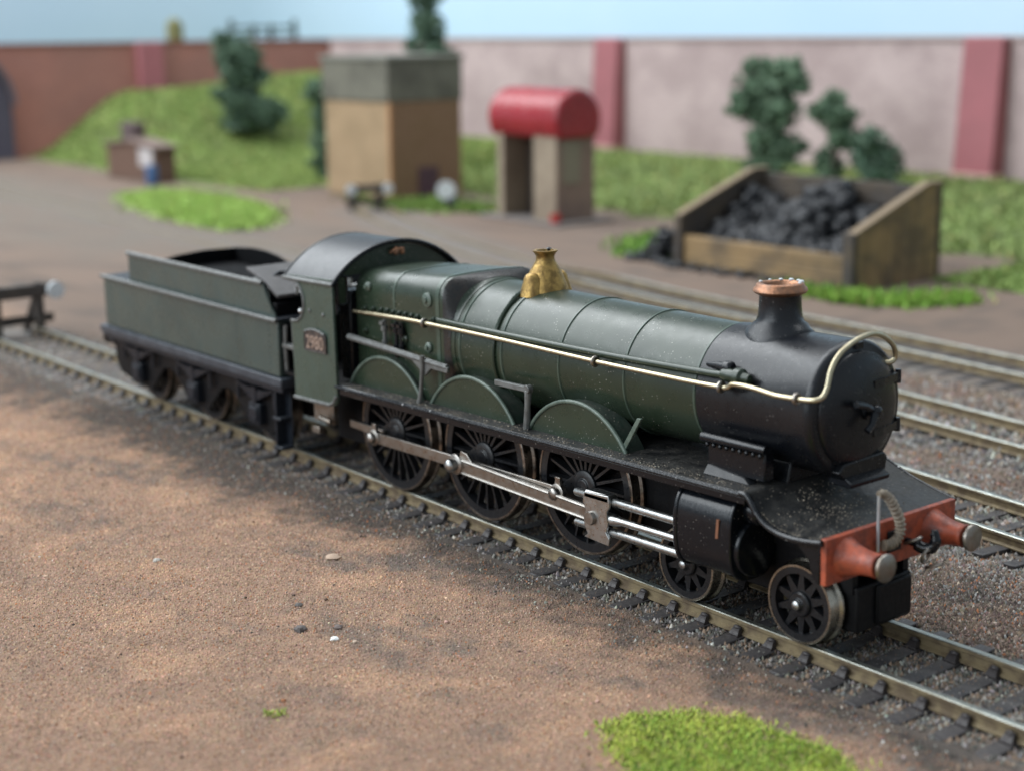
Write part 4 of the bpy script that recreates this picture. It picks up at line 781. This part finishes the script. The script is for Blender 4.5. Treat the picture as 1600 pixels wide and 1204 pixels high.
for s in (-1, 1):
    bf = tp(MB().lathe([(2.6, 0), (1.8, -2.5), (1.7, -5)], (-238, s * 11.2, 14), 'x', 18), 'buffer', TFRAME); tp(MB().lathe([(0.9, -4.8), (0.9, -6.5), (2.2, -6.6), (2.2, -7.3)], (-238, s * 11.2, 14), 'x', 20), 'buffer_head', STEEL_DULL, bf)

# ================================================================== LAYOUT BEHIND
def brick(name, c1, c2, mortar, scale, var, vs=0.02, vamt=0.6, rough=0.85):
    """Printed brick paper: small bricks far from the lens, patchy weathering."""
    m = mat(name, c1, rough, var=var, vscale=vs, vamt=vamt, rvar=0, spec=0.2); nt = m.node_tree; L = nt.links
    b = nt.nodes['Principled BSDF']; src = b.inputs['Base Color'].links[0].from_socket
    tc = _n(nt, 'ShaderNodeTexCoord'); mp = _n(nt, 'ShaderNodeMapping'); mp.inputs['Rotation'].default_value = (math.pi / 2, 0, 0)
    g = _n(nt, 'ShaderNodeNewGeometry'); sx = _n(nt, 'ShaderNodeSeparateXYZ'); L.new(tc.outputs['Object'], sx.inputs[0])
    ad = _n(nt, 'ShaderNodeMath', operation='ADD'); L.new(sx.outputs[0], ad.inputs[0]); L.new(sx.outputs[1], ad.inputs[1])
    cx = _n(nt, 'ShaderNodeCombineXYZ'); L.new(ad.outputs[0], cx.inputs[0]); L.new(sx.outputs[2], cx.inputs[1])
    br_ = _n(nt, 'ShaderNodeTexBrick'); br_.inputs['Scale'].default_value = scale; br_.inputs['Color1'].default_value = (1, 1, 1, 1); br_.inputs['Color2'].default_value = (*c2, 1); br_.inputs['Mortar'].default_value = (*mortar, 1); L.new(cx.outputs[0], br_.inputs['Vector'])
    mx = _n(nt, 'ShaderNodeMix', data_type='RGBA', blend_type='MULTIPLY'); mx.inputs[0].default_value = 0.8; L.new(src, mx.inputs[6]); L.new(br_.outputs[0], mx.inputs[7]); L.new(mx.outputs[2], b.inputs['Base Color'])
    return m
PINK = brick('pale_pink_brick_paper', (0.53, 0.415, 0.405), (0.82, 0.80, 0.80), (0.9, 0.9, 0.9), 0.16, (0.37, 0.28, 0.275), 0.028, 0.75)
REDB = brick('red_brick_paper', (0.40, 0.185, 0.15), (0.80, 0.78, 0.78), (1.0, 1.0, 1.0), 0.16, (0.32, 0.165, 0.14), 0.016, 0.75)
PILA = mat('pilaster_red', (0.36, 0.135, 0.15), 0.8, var=(0.30, 0.12, 0.13), vscale=0.03, vamt=0.7, spec=0.2)
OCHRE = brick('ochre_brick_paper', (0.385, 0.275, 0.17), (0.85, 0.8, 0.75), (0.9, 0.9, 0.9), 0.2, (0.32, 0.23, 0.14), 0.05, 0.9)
OCHRE_SHADE = brick('ochre_brick_shaded', (0.25, 0.155, 0.098), (0.85, 0.8, 0.75), (0.9, 0.9, 0.9), 0.2, (0.23, 0.145, 0.085), 0.03, 0.7)  # ochre brick darkened and browned: the side face's shade is in the colour
TANK = mat('tank_grey_green', (0.150, 0.142, 0.110), 0.7, var=(0.085, 0.080, 0.062), vscale=0.06, vamt=0.9)
TANK_EDGE = mat('tank_edge', (0.19, 0.185, 0.155), 0.6, var=(0.15, 0.15, 0.13), vscale=0.05)
SKYM = mat('painted_backdrop', (0.46, 0.615, 0.74), 0.9, var=(0.53, 0.67, 0.77), vscale=0.0016, vamt=0.9, rvar=0, spec=0.1)

# ---- painted sky backdrop: a board behind both walls, curved in the corner
pts = [(700, 690), (-1060, 690)] + [(-1060 + 130 * math.cos(math.radians(a)), 560 + 130 * math.sin(math.radians(a))) for a in range(96, 181, 8)] + [(-1190, -500)]
mb = MB(); n = len(pts)
mb.add([(p[0], p[1], -40) for p in pts] + [(p[0], p[1], 280) for p in pts] + [(p[0] - (12 if i > 2 else 0), p[1] + (12 if i <= n - 3 else 0), -40) for i, p in enumerate(pts)] + [(p[0] - (12 if i > 2 else 0), p[1] + (12 if i <= n - 3 else 0), 280) for i, p in enumerate(pts)],
       [(i, i + 1, n + i + 1, n + i) for i in range(n - 1)] + [(2 * n + i, 2 * n + i + 1, 3 * n + i + 1, 3 * n + i) for i in range(n - 1)] + [(n + i, n + i + 1, 3 * n + i + 1, 3 * n + i) for i in range(n - 1)])
sky = mb.build('sky', SKYM, smooth=30); tag(sky, 'pale blue painted sky backdrop board', kind='structure')

# ---- boundary walls with pilasters
bw = MB().box(-1080, 420, 590, 602, -6, 86.0).build('brick_wall', PINK, bevel=0.5); tag(bw, 'long pale pink brick boundary wall behind the coal bunker', 'wall')
MB().box(-1081, 420, 588.5, 603.5, 86.0, 88.0).build('coping', mat('coping_pink', (0.40, 0.30, 0.29), 0.85), bw)
for x0, x1 in ((-709, -684), (-392, -366)):
    MB().prism([(590.5, -4), (576, -4), (577, 8), (582, 84), (582, 87), (590.5, 87)], 'x', x0, x1).build('pilaster', PILA, bw, bevel=0.6)
    MB().box(x0 - 2, x1 + 2, 573.5, 590.2, -4, 11).build('pilaster_foot', mat('pilaster_foot_stone', (0.42, 0.29, 0.24), 0.85), bw, bevel=0.6)
lw = MB().box(-1092, -1080.5, 120, 604, -6, 86.0).build('brick_wall', REDB, bevel=0.5); tag(lw, 'red brown brick boundary wall behind the grassy mound at left', 'wall')
MB().box(-1094, -1079, 120, 604, 86.0, 87.6).build('coping', mat('coping_red', (0.24, 0.11, 0.09), 0.85), lw)
MB().box(-1081, -1072, 398, 420, -4, 86.6).build('pilaster', PILA, lw, bevel=0.6)
# dark arched portal at the picture's left edge
TUN = mat('tunnel_dark', (0.075, 0.068, 0.095), 0.8, var=(0.05, 0.045, 0.06), vscale=0.05)
tn = MB().prism([(200, -6)] + [(200, 40)] + arc(243, 40, 43, 180, 0, 14)[1:] + [(286, -6)], 'x', -1100, -1072).build('tunnel_portal', TUN, bevel=1); tag(tn, 'dark arched portal at the far left end of the red wall', 'portal')
MB().prism([arc(243, 38, 47, 190, -10, 16) , arc(243, 38, 42.8, 190, -10, 16)] if False else arc(243, 40, 46, 180, 0, 14) + arc(243, 40, 43.2, 0, 180, 14), 'x', -1073, -1069).build('arch_ring', mat('arch_stone', (0.13, 0.11, 0.13), 0.8), tn)
# low railing standing behind the left wall
RAILING = mat('railing_dark', (0.06, 0.085, 0.075), 0.7)
rl = empty('railing', (-1088, 494, 87.6)); tag(rl, 'dark low railing along the top of the red wall', 'railing')
for y in (0, 22, 40, 64): MB().box(-2, 2, y - 2, y + 2, 0, 17 if y in (0, 64) else 13).build('post', RAILING, rl, bevel=0.4)
MB().box(-1.2, 1.2, 0, 64, 9.5, 12).build('top_rail', RAILING, rl, bevel=0.3)
MB().box(-1, 1, 0, 64, 3, 5).build('lower_rail', RAILING, rl, bevel=0.3)
ol = MB().box(-5, 5, -6, 6, 0, 14).sphere((0, 0, 15), 6, 6, 4).build('chimney_pot', mat('olive_block', (0.20, 0.19, 0.08), 0.8), loc=(-1087, 439, 87.6), bevel=1); tag(ol, 'small olive block standing on top of the red wall', 'block')

# ---- water tower
wt = empty('water_tower', (-634, 351, -3)); tag(wt, 'square water tower of ochre brick with grey tank on top', 'water tower')
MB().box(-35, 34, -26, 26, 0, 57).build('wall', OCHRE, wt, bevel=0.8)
MB().box(34.05, 34.6, -25.6, 25.6, 0, 57).build('side_wall', OCHRE_SHADE, wt, bevel=0.1)
MB().box(33.3, 35.2, -26.8, -24.6, 0, 57).build('corner_strip', mat('corner_brick', (0.45, 0.23, 0.11), 0.85, var=(0.36, 0.2, 0.1), vscale=0.05), wt, bevel=0.3)
tk = MB().box(-36, 35, -27, 27, 57, 82).build('tank', TANK, wt, bevel=0.8)
rimb = MB(); rimb.box(-37, 36, -28, 28, 81, 83.5); rimb.build('tank_rim', TANK_EDGE, tk, bevel=0.4)
dr = MB().box(34.5, 35.6, -6.5, 7.5, 0, 18.5).build('door', mat('door_maroon', (0.085, 0.04, 0.055), 0.6, var=(0.06, 0.03, 0.04), vscale=0.1), wt, bevel=0.2)
MB().box(35.5, 35.9, 4.5, 5.6, 8, 9.2).build('door_handle', STEEL_DULL, dr)

# ---- lamp hut with the red barrel roof
HUTW = mat('hut_plaster', (0.29, 0.23, 0.165), 0.8, var=(0.21, 0.16, 0.115), vscale=0.05, vamt=0.8)
HUTR = mat('hut_brown', (0.24, 0.165, 0.125), 0.8, var=(0.17, 0.12, 0.10), vscale=0.05, vamt=0.8)
ROOFR = mat('roof_red', (0.30, 0.020, 0.028), 0.30, var=(0.22, 0.016, 0.022), vscale=0.04, vamt=0.7)
ht = empty('hut', (-474, 337, -3)); tag(ht, 'small hut with glossy red barrel roof and dark doorway', 'hut')
MB().box(-24, -19, -13, 13, 0, 47).build('end_wall', HUTW, ht, bevel=0.4)
MB().box(6, 24, -13, 13, 0, 47).build('end_wall', HUTW, ht, bevel=0.4)
MB().box(-19, 6, 10.5, 13, 0, 47).build('back_wall', HUTR, ht)
MB().box(24.02, 24.5, -12.6, 12.6, 0, 46).build('side_panel', HUTR, ht, bevel=0.1)
MB().box(-19, 6, 3.5, 10.4, 0, 46).build('doorway', mat('doorway_shade', (0.045, 0.034, 0.028), 0.8), ht)  # dark block in the recess; the doorway's shade is put into its colour
MB().box(24.4, 25.0, -9, 3, 20, 42).build('side_window', mat('window_green_grey', (0.23, 0.20, 0.14), 0.6), ht, bevel=0.2)
rfm = MB().prism(arc(0, 52.5, 15.6, 218, -38, 26), 'x', -29, 27.5); rfo = rfm.build('roof', ROOFR, ht, smooth=40, bevel=2.2, seg=3)
bk = MB().lathe([(2.4, 0), (3.0, 5.5), (2.7, 5.5), (2.3, 1)], (0, 0, 0), 'z', 18).build('bucket', mat('bucket_red', (0.42, 0.035, 0.03), 0.45), loc=(-447.5, 321.5, -3)); tag(bk, 'small red fire bucket at the corner of the red roofed hut', 'bucket')
plinth = MB().box(-32, 34, -20, 18, -0.5, 1.2).build('plinth', mat('plinth_grey', (0.15, 0.13, 0.12), 0.85), ht, bevel=0.4)

# ---- coal bunker built of planks, heaped with coal
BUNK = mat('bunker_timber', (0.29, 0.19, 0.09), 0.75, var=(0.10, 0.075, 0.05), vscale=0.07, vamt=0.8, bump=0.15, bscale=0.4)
BUNKD = mat('bunker_timber_dark', (0.055, 0.046, 0.040), 0.75, var=(0.10, 0.072, 0.045), vscale=0.08, vamt=0.7, bump=0.15, bscale=0.4)  # darker timber for the back, left end and corner posts
bu = empty('coal_bunker', (-268, 300, -3.3)); tag(bu, 'open timber coal bunker with sloping ends, heaped with black coal', 'coal bunker')
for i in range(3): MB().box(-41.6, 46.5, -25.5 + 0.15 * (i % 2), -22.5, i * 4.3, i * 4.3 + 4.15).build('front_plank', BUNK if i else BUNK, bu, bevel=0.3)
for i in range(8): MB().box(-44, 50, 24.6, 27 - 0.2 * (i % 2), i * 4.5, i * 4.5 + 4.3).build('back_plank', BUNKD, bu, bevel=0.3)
def endpanel(x0, x1, m_, nm):
    zt = lambda y: 21.0 + (37.0 - 21.0) * min(1, max(0, (y + 26) / 44))
    ysl = np.linspace(-26.5, 27.0, 7)
    for a, b in zip(ysl[:-1], ysl[1:]): MB().prism([(a + .1, -0.2), (b - .1, -0.2), (b - .1, zt(b)), (a + .1, zt(a))], 'x', x0, x1).build(nm, m_, bu, bevel=0.25)
    MB().prism([(-27, 20.6), (18, 37.2), (27.4, 37.2), (27.4, 38.2), (17.8, 38.2), (-27.0, 21.8)], 'x', x0 - 0.6, x1 + 0.6).build('end_capping', mat('capping_' + nm, (0.22, 0.16, 0.10), 0.75), bu, bevel=0.2)
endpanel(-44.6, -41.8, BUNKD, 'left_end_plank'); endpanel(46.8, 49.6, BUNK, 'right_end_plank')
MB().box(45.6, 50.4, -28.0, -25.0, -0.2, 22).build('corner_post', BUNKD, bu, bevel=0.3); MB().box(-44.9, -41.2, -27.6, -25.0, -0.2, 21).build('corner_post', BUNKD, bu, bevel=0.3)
n = 620; X = rng.uniform(-38, 42, n); Yc = rng.uniform(-18, 20.5, n)
top = 12 + 17 * sstep((Yc + 22) / 44) + 5.5 * np.sin(X * 0.13 + 1.2) * sstep((Yc + 24) / 30) ; Z = top - np.abs(rng.normal(0, 2.2, n)) - 1
c_ = chips('coal', np.stack([X - 268, Yc + 300, Z - 3.3], 1), np.clip(rng.lognormal(1.05, 0.4, n), 1.2, 5.5), np.zeros((n, 3)), COAL, 'cube', 0.85, jit=0.35); tag(c_, 'heap of black coal lumps filling the timber bunker', 'coal', kind='stuff')
MB().loft([[(-41.0, -22.4, 0.5), (45.8, -22.4, 0.5), (45.8, -22.4, 4.0), (-41.0, -22.4, 4.0)], [(-41.0, 24.4, 0.5), (45.8, 24.4, 0.5), (45.8, 24.4, 16), (-41.0, 24.4, 16)]]).build('coal_bed', COAL, bu)
n = 150; X = -328 + rng.normal(0, 6.5, n); Yc = 284 + rng.normal(0, 7, n)
c_ = chips('coal', np.stack([X, Yc, -3 + np.maximum(0, 13 - 0.08 * ((X + 328) ** 2 + (Yc - 284) ** 2)) * rng.random(n)], 1), rng.uniform(1.2, 3.0, n), np.zeros((n, 3)), COAL, 'cube', 0.85, jit=0.35); tag(c_, 'small spill of coal on the ground at the left end of the bunker', 'coal', kind='stuff')
n = 120; X = rng.uniform(-318, -226, n); Yc = 270 + rng.normal(0, 2.6, n)
c_ = chips('coal', np.stack([X, Yc, np.full(n, -2.6)], 1), rng.uniform(0.9, 2.4, n), np.zeros((n, 3)), COAL, 'cube', 0.7, jit=0.35); tag(c_, 'line of coal crumbs along the foot of the bunker front', 'coal', kind='stuff')

# ---- small brick shed on the left, barrel beside it
SHED = brick('brown_shed_brick', (0.17, 0.105, 0.08), (0.8, 0.75, 0.7), (0.9, 0.9, 0.9), 0.2, (0.17, 0.11, 0.085), 0.05, 0.7)
sh = empty('shed', (-827, 288, -3)); tag(sh, 'small brown brick shed with a chimney, in front of the grassy mound', 'shed')
MB().prism([(-50, 0), (24, 0), (24, 23), (-14, 26), (-50, 22)], 'y', -13, 2).build('wall', SHED, sh, bevel=0.6)
MB().prism([(-53, 21.2), (-14, 25.8), (27, 22.4), (27, 24.2), (-14, 27.8), (-53, 23.2)], 'y', -15, 4).build('roof', mat('shed_roof', (0.17, 0.12, 0.10), 0.8), sh, bevel=0.3)
MB().box(-34, -14, -9, 0, 23, 38).build('chimney', mat('shed_chimney', (0.10, 0.07, 0.07), 0.8), sh, bevel=0.6)
MB().box(2, 22, -14.2, -13.0, 10, 22).build('notice_board', mat('white_board', (0.50, 0.46, 0.45), 0.7), sh, bevel=1.5)
bl = MB().lathe([(3.4, 0), (4.2, 5), (4.2, 8), (3.4, 13), (0.1, 13)], (0, 0, 0), 'z', 20).build('barrel', mat('barrel_blue', (0.05, 0.11, 0.24), 0.5), loc=(-794, 268, -3), smooth=40); tag(bl, 'small blue barrel beside the brown shed', 'barrel')

# ---- buffer stops
WOOD = mat('buffer_stop_timber', (0.055, 0.045, 0.040), 0.75, var=(0.09, 0.075, 0.06), vscale=0.15, vamt=0.8, bump=0.1)
LAMPW = mat('lamp_white', (0.62, 0.65, 0.67), 0.5)
def buffer_stop(loc, rz, label, wide=24.0, hz=17.5, m_=WOOD):
    r = empty('buffer_stop', loc, (0, 0, rz)); tag(r, label, 'buffer stop', 'timber buffer stops at track ends')
    MB().box(-1.8, 1.8, -wide / 2, wide / 2, hz - 4.2, hz).build('cross_beam', m_, r, bevel=0.3)
    for s in (-1, 1):
        MB().box(-1.5, 1.5, s * 7.3 - 1.3, s * 7.3 + 1.3, -1, hz + 0.5).build('post', m_, r, bevel=0.2)
        MB().loft([[(-14, s * 7.3 - 1, -0.5), (-14, s * 7.3 + 1, -0.5), (-11, s * 7.3 + 1, -0.5), (-11, s * 7.3 - 1, -0.5)], [(-2.5, s * 7.3 - 1, hz - 4), (-2.5, s * 7.3 + 1, hz - 4), (-0.8, s * 7.3 + 1, hz - 2), (-0.8, s * 7.3 - 1, hz - 2)]]).build('raking_strut', m_, r)
        MB().lathe([(1.4, 1.8), (1.4, 4.0), (2.9, 4.2), (2.9, 5.2), (0.1, 5.4)], (0, s * (wide / 2 - 1.4), hz - 2.1), 'x', 18).build('buffer_pad', LAMPW, r)
    MB().box(-2.2, -1.6, -wide / 2, wide / 2, 4, 7).build('lower_beam', m_, r, bevel=0.2)
    return r
buffer_stop((-343, -0.8, -3), 0.0165, 'dark timber buffer stop with white pads behind the tender', 26)
buffer_stop((-569, 288, -3), -0.30, 'blurred buffer stop with two white pads in front of the water tower', 24, 14.5)
ds = empty('ground_signal', (-543, 323, -3)); tag(ds, 'small ground signal with round white disc beside the water tower', 'signal')
MB().lathe([(1.1, 0), (1.1, 6)], (0, 0, 0), 'z', 12).build('post', WOOD, ds); MB().lathe([(5.4, 0), (5.4, 1.2)], (0, 0, 10.5), 'y', 24).build('disc', LAMPW, ds, rot=(0, 0, 0.9)); MB().box(-2.6, 2.6, 1.5, 5, 0, 7).build('lamp_case', mat('lamp_case', (0.06, 0.07, 0.09), 0.5), ds, bevel=0.3)

# ---- vegetation
def leaves(name, blobs, nleaf, size, cols, parent, mat_=LEAF):
    """crown of small leaf clumps: random quads spread through several uneven lobes"""
    sub = []
    for b in blobs:
        for _ in range(9):
            d0 = rng.normal(size=3); d0 /= np.linalg.norm(d0); q = rng.uniform(0.28, 0.55); sub.append((b[0] + d0[0] * b[3] * 0.72, b[1] + d0[1] * b[4] * 0.72, b[2] + d0[2] * b[5] * 0.72, b[3] * q, b[4] * q, b[5] * q * 0.8))
    blobs = sub + [(b[0], b[1], b[2], b[3] * 0.8, b[4] * 0.8, b[5] * 0.8) for b in blobs]
    w_ = np.array([b[3] * b[4] * b[5] for b in blobs]) ** 0.75; ki = rng.choice(len(blobs), nleaf, p=w_ / w_.sum()); B = np.array(blobs)[ki]
    d = rng.normal(size=(nleaf, 3)); d /= np.linalg.norm(d, axis=1)[:, None]; r = rng.random(nleaf) ** 0.6 * 1.15
    r *= 1 + 0.22 * np.sin(d[:, 0] * 5 + ki) * np.cos(d[:, 2] * 6 + 2 * ki)
    P = B[:, :3] + d * r[:, None] * B[:, 3:6]
    nt_ = max(40, nleaf // 22); tw = P[rng.choice(nleaf, nt_)] * 1.0; P = 0.55 * P + 0.45 * tw[rng.integers(0, nt_, nleaf)] if False else P
    near_t = tw[np.argmin(((P[:, None, ::1] - tw[None]) ** 2).sum(-1), 1)]; P = P + (near_t - P) * 0.2
    s = rng.uniform(0.5, 1.2, nleaf) * size * 0.7
    R = rot_mats(nleaf); q = np.array([(-1, -.6, 0), (1, -.6, .2), (1, .6, 0), (-1, .6, .25)]) ; V = np.einsum('nij,kj->nki', R, q) * s[:, None, None] + P[:, None]
    c0, c1 = np.array(cols[0]), np.array(cols[1]); t = np.clip(rng.normal(0.5, 0.3, nleaf), 0, 1)[:, None]; C = (c0 * (1 - t) + c1 * t) * rng.lognormal(0, 0.2, (nleaf, 1))
    o = np_mesh(name, V.reshape(-1, 3), np.arange(nleaf * 4).reshape(-1, 4), mat_, np.repeat(C, 4, 0), parent); return o
DG = ((0.080, 0.140, 0.090), (0.190, 0.270, 0.175)); DG2 = ((0.068, 0.120, 0.084), (0.155, 0.225, 0.155)); MG = ((0.035, 0.080, 0.035), (0.075, 0.13, 0.06))
def tree(name, loc, h, blobs, nl, size, cols, label, cat, grp):
    r = empty(name, loc); tag(r, label, cat, grp)
    mb = MB().tube([(0, 0, -2), (0.6, 0.3, h * 0.3), (-0.4, 0, h * 0.6), (0, 0, h * 0.85)], [2.2, 1.8, 1.2, 0.5], 8)
    for b in blobs: mb.tube([(0, 0, min(b[2] * 0.55, h * 0.6)), (b[0] * 0.6, b[1] * 0.6, b[2] * 0.85), (b[0], b[1], b[2])], [1.0, 0.7, 0.3], 6)
    mb.build('trunk', BARK, r, smooth=60); leaves('crown', blobs, nl, size, cols, r); return r
def gz(x, y): return float(height(np.array([float(x)]), np.array([float(y)]))[0])
tree('tree', (-447, 480, gz(-447, 480)), 78, [(-8, 0, 62, 17, 14, 14), (9, 3, 66, 16, 13, 12), (-14, 0, 48, 14, 12, 10), (6, 2, 46, 16, 13, 12), (0, 0, 28, 14, 12, 13), (14, 2, 26, 10, 10, 10), (-2, 0, 14, 13, 12, 9)], 9000, 2.3, DG, 'bushy dark green tree against the pink wall behind the coal bunker', 'tree', 'trees along the walls')
tree('shrub', (-404, 486, gz(-404, 486)), 56, [(-4, 0, 46, 13, 11, 11), (4, 2, 34, 10, 9, 8), (-6, 0, 18, 9, 9, 10)], 3600, 2.2, DG, 'small rounded shrub right of the bushy tree, behind the bunker', 'shrub', 'trees along the walls')
tree('shrub', (-376, 484, gz(-376, 484)), 40, [(0, 0, 28, 13, 11, 13), (4, 2, 14, 14, 12, 12)], 3600, 2.2, DG2, 'low dark shrub by the right rear corner of the bunker', 'shrub', 'trees along the walls')
tree('tree', (-955, 428, gz(-955, 428)), 78, [(0, -6, 66, 20, 20, 17), (3, 0, 48, 22, 20, 17), (-4, -2, 28, 20, 20, 16), (14, 14, 17, 18, 18, 15), (0, 0, 10, 18, 18, 10)], 9000, 2.8, DG2, 'tall dark evergreen tree on the grassy mound in front of the red wall', 'tree', 'trees along the walls')
tree('tree', (-744, 372, gz(-744, 372)), 66, [(0, 0, 60, 13, 12, 10), (-3, 2, 44, 12, 11, 12), (4, 0, 26, 14, 12, 14), (0, 0, 10, 12, 11, 10)], 5000, 2.4, DG, 'slender dark tree just left of the water tower', 'tree', 'trees along the walls')
tree('tree', (-740, 455, gz(-740, 455)), 122, [(0, 0, 118, 12, 12, 16), (2, 0, 98, 15, 14, 14), (-2, 0, 80, 22, 18, 14), (0, 0, 58, 24, 22, 18), (0, 0, 34, 22, 20, 18)], 6500, 2.6, DG2, 'tall narrow conifer rising behind the water tower above the wall', 'tree', 'trees along the walls')

def grass(name, sampler, n, length, width, c0, c1, label, spread=0.9):
    X, Y = sampler(n); n = len(X); Z = height(X, Y)
    a = rng.uniform(0, 6.283, n); tl = rng.uniform(0.45 if length < 2 else 0.15, spread, n); L = length * rng.uniform(0.5, 1.3, n)
    base = np.stack([X, Y, Z - 0.2], 1); dr_ = np.stack([np.cos(a) * tl, np.sin(a) * tl, np.sqrt(np.maximum(0.05, 1 - tl ** 2))], 1)
    sd_ = np.stack([-np.sin(a), np.cos(a), np.zeros(n)], 1) * width * rng.uniform(0.6, 1.3, n)[:, None]
    mid = base + dr_ * (L * 0.55)[:, None]; tip = base + dr_ * L[:, None] - np.array((0, 0, 1))[None] * (L * 0.22 * tl)[:, None] + rng.normal(0, 0.12, (n, 3)) * L[:, None]
    V = np.stack([base - sd_ / 2, base + sd_ / 2, mid + sd_ / 2.4, tip, mid - sd_ / 2.4], 1)
    F = (np.array([(0, 1, 2), (0, 2, 4), (4, 2, 3)])[None] + (np.arange(n) * 5)[:, None, None]).reshape(-1, 3)
    t = np.clip(rng.normal(0.5, 0.3, n) + 0.4 * wob(X, Y, 25, 30), 0, 1)[:, None]; C = (np.array(c0) * (1 - t) + np.array(c1) * t) * rng.lognormal(0, 0.30, (n, 1)); dry = rng.random(n) < 0.07; C[dry] = np.array((0.42, 0.36, 0.14)) * rng.uniform(0.6, 1.1, (int(dry.sum()), 1))
    o = np_mesh(name, V.reshape(-1, 3), F, GRASSM, np.repeat(np.clip(C, 0, 0.8), 5, 0)); tag(o, label, 'grass', kind='stuff'); return o
def poly_sampler(poly, edge=2.0):
    P = np.array(poly); lo, hi = P.min(0) - edge, P.max(0) + edge
    def f(n):
        X = rng.uniform(lo[0], hi[0], n * 3); Y = rng.uniform(lo[1], hi[1], n * 3); jx = X + wob(X, Y, 14, 2) * edge + rng.normal(0, 1, len(X)) * edge * rng.exponential(0.55, len(X)); jy = Y + wob(X, Y, 14, 6) * edge + rng.normal(0, 1, len(X)) * edge * rng.exponential(0.55, len(X))
        k = inpoly(jx, jy, poly); return X[k][:n], Y[k][:n]
    return f
def rect_sampler(x0, x1, y0, y1, cond=None):
    def f(n):
        X = rng.uniform(x0, x1, n); Y = rng.uniform(y0, y1, n)
        if cond is not None: k = cond(X, Y); X, Y = X[k], Y[k]
        return X, Y
    return f
grass('grass', poly_sampler(FG_POLY, 1.5), 24000, 1.35, 0.22, (0.17, 0.31, 0.05), (0.50, 0.54, 0.10), 'bright green tuft patch in the foreground beside the track', 0.97)
grass('grass', poly_sampler(LIME_POLY, 5), 15000, 3.4, 1.3, (0.25, 0.39, 0.09), (0.38, 0.52, 0.15), 'bright lime grass strip left of the buffer stop', 0.9)
grass('grass', rect_sampler(-1078, -700, 285, 588, lambda X, Y: (Y > 300 + 10 * wob(X, Y, 40, 5)) & (X < -705 - (Y > 340) * 0) & ~((X > -880) & (X < -775) & (Y < 305))), 42000, 3.2, 1.5, (0.18, 0.25, 0.075), (0.29, 0.37, 0.12), 'green grass covering the mound in front of the red wall', 0.9)
grass('grass', rect_sampler(-700, 260, 372, 580, lambda X, Y: Y > 385 + 16 * wob(X, Y, 60, 4)), 42000, 3.2, 1.5, (0.17, 0.225, 0.085), (0.28, 0.35, 0.125), 'green grass bank along the foot of the pink wall', 0.9)
grass('grass', rect_sampler(-214, 200, 316, 390), 20000, 3.0, 1.3, (0.17, 0.255, 0.075), (0.30, 0.40, 0.125), 'green grass to the right of the coal bunker', 0.9)
grass('grass', poly_sampler([(-250, 262), (-205, 272), (-185, 300), (-172, 285), (-182, 262), (-200, 250), (-232, 254)], 4), 2600, 4.0, 1.0, (0.13, 0.26, 0.04), (0.24, 0.38, 0.07), 'small green grass patch at the right foot of the bunker', 0.9)
grass('grass', poly_sampler([(-385, 330), (-355, 335), (-330, 300), (-322, 276), (-345, 272), (-372, 300)], 5), 1800, 5.0, 1.2, (0.10, 0.20, 0.04), (0.2, 0.34, 0.07), 'green tuft left of the coal bunker', 0.9)
grass('grass', poly_sampler([(-640, 322), (-600, 322), (-585, 350), (-545, 352), (-515, 345), (-520, 322), (-560, 300), (-600, 308)], 5), 2600, 4.5, 1.2, (0.10, 0.18, 0.04), (0.19, 0.29, 0.07), 'green grass at the foot of the water tower and hut', 0.9)
grass('grass', poly_sampler([(-39, -84.5), (-37.2, -82), (-35.2, -82.6), (-36.6, -84.6)], 0.4), 110, 1.3, 0.22, (0.2, 0.34, 0.04), (0.42, 0.5, 0.10), 'tiny lone tuft of yellow green fibres on the sand', 0.97)

# ---- loose pebbles on the sand
def pebble(px, py, r, colr, label, flat=0.6):
    mb = MB(); rs = np.random.default_rng(int(abs(px * 31 + py * 17))); rings = []
    for k in range(6):
        a = math.pi * (0.04 + 0.92 * k / 5); rings.append([(r * math.sin(a) * math.cos(2 * math.pi * i / 9) * rs.uniform(.75, 1.25), r * math.sin(a) * math.sin(2 * math.pi * i / 9) * rs.uniform(.75, 1.25), r * flat * math.cos(a)) for i in range(9)])
    o = mb.loft(rings).build('pebble', mat('pebble_' + label[:12], colr, 0.8, bump=0.1), loc=(px, py, gz(px, py) + r * flat * 0.35), smooth=25); tag(o, label, 'pebble', 'loose pebbles on the sand'); return o
pebble(-55.9, -60.9, 0.75, (0.78, 0.78, 0.76), 'white pebble on the brown sand, brightest of the loose ones')
pebble(-53.0, -58.9, 0.5, (0.50, 0.38, 0.29), 'small tan pebble just right of the white one')
pebble(-63.2, -63.0, 1.15, (0.10, 0.085, 0.08), 'flat dark pebble left of the white one')
pebble(-60.0, -57.6, 0.8, (0.13, 0.10, 0.09), 'dark brown pebble behind the white one')
pebble(-90.3, -39.4, 1.5, (0.42, 0.30, 0.22), 'largest pale tan pebble, midway between the sand edge and the rails', 0.4)
pebble(-111, -66, 0.75, (0.40, 0.38, 0.34), 'pale grey pebble on the left part of the sand')
pebble(-73.0, -57.5, 0.7, (0.09, 0.08, 0.075), 'small dark pebble between the flat dark and the tan ones')
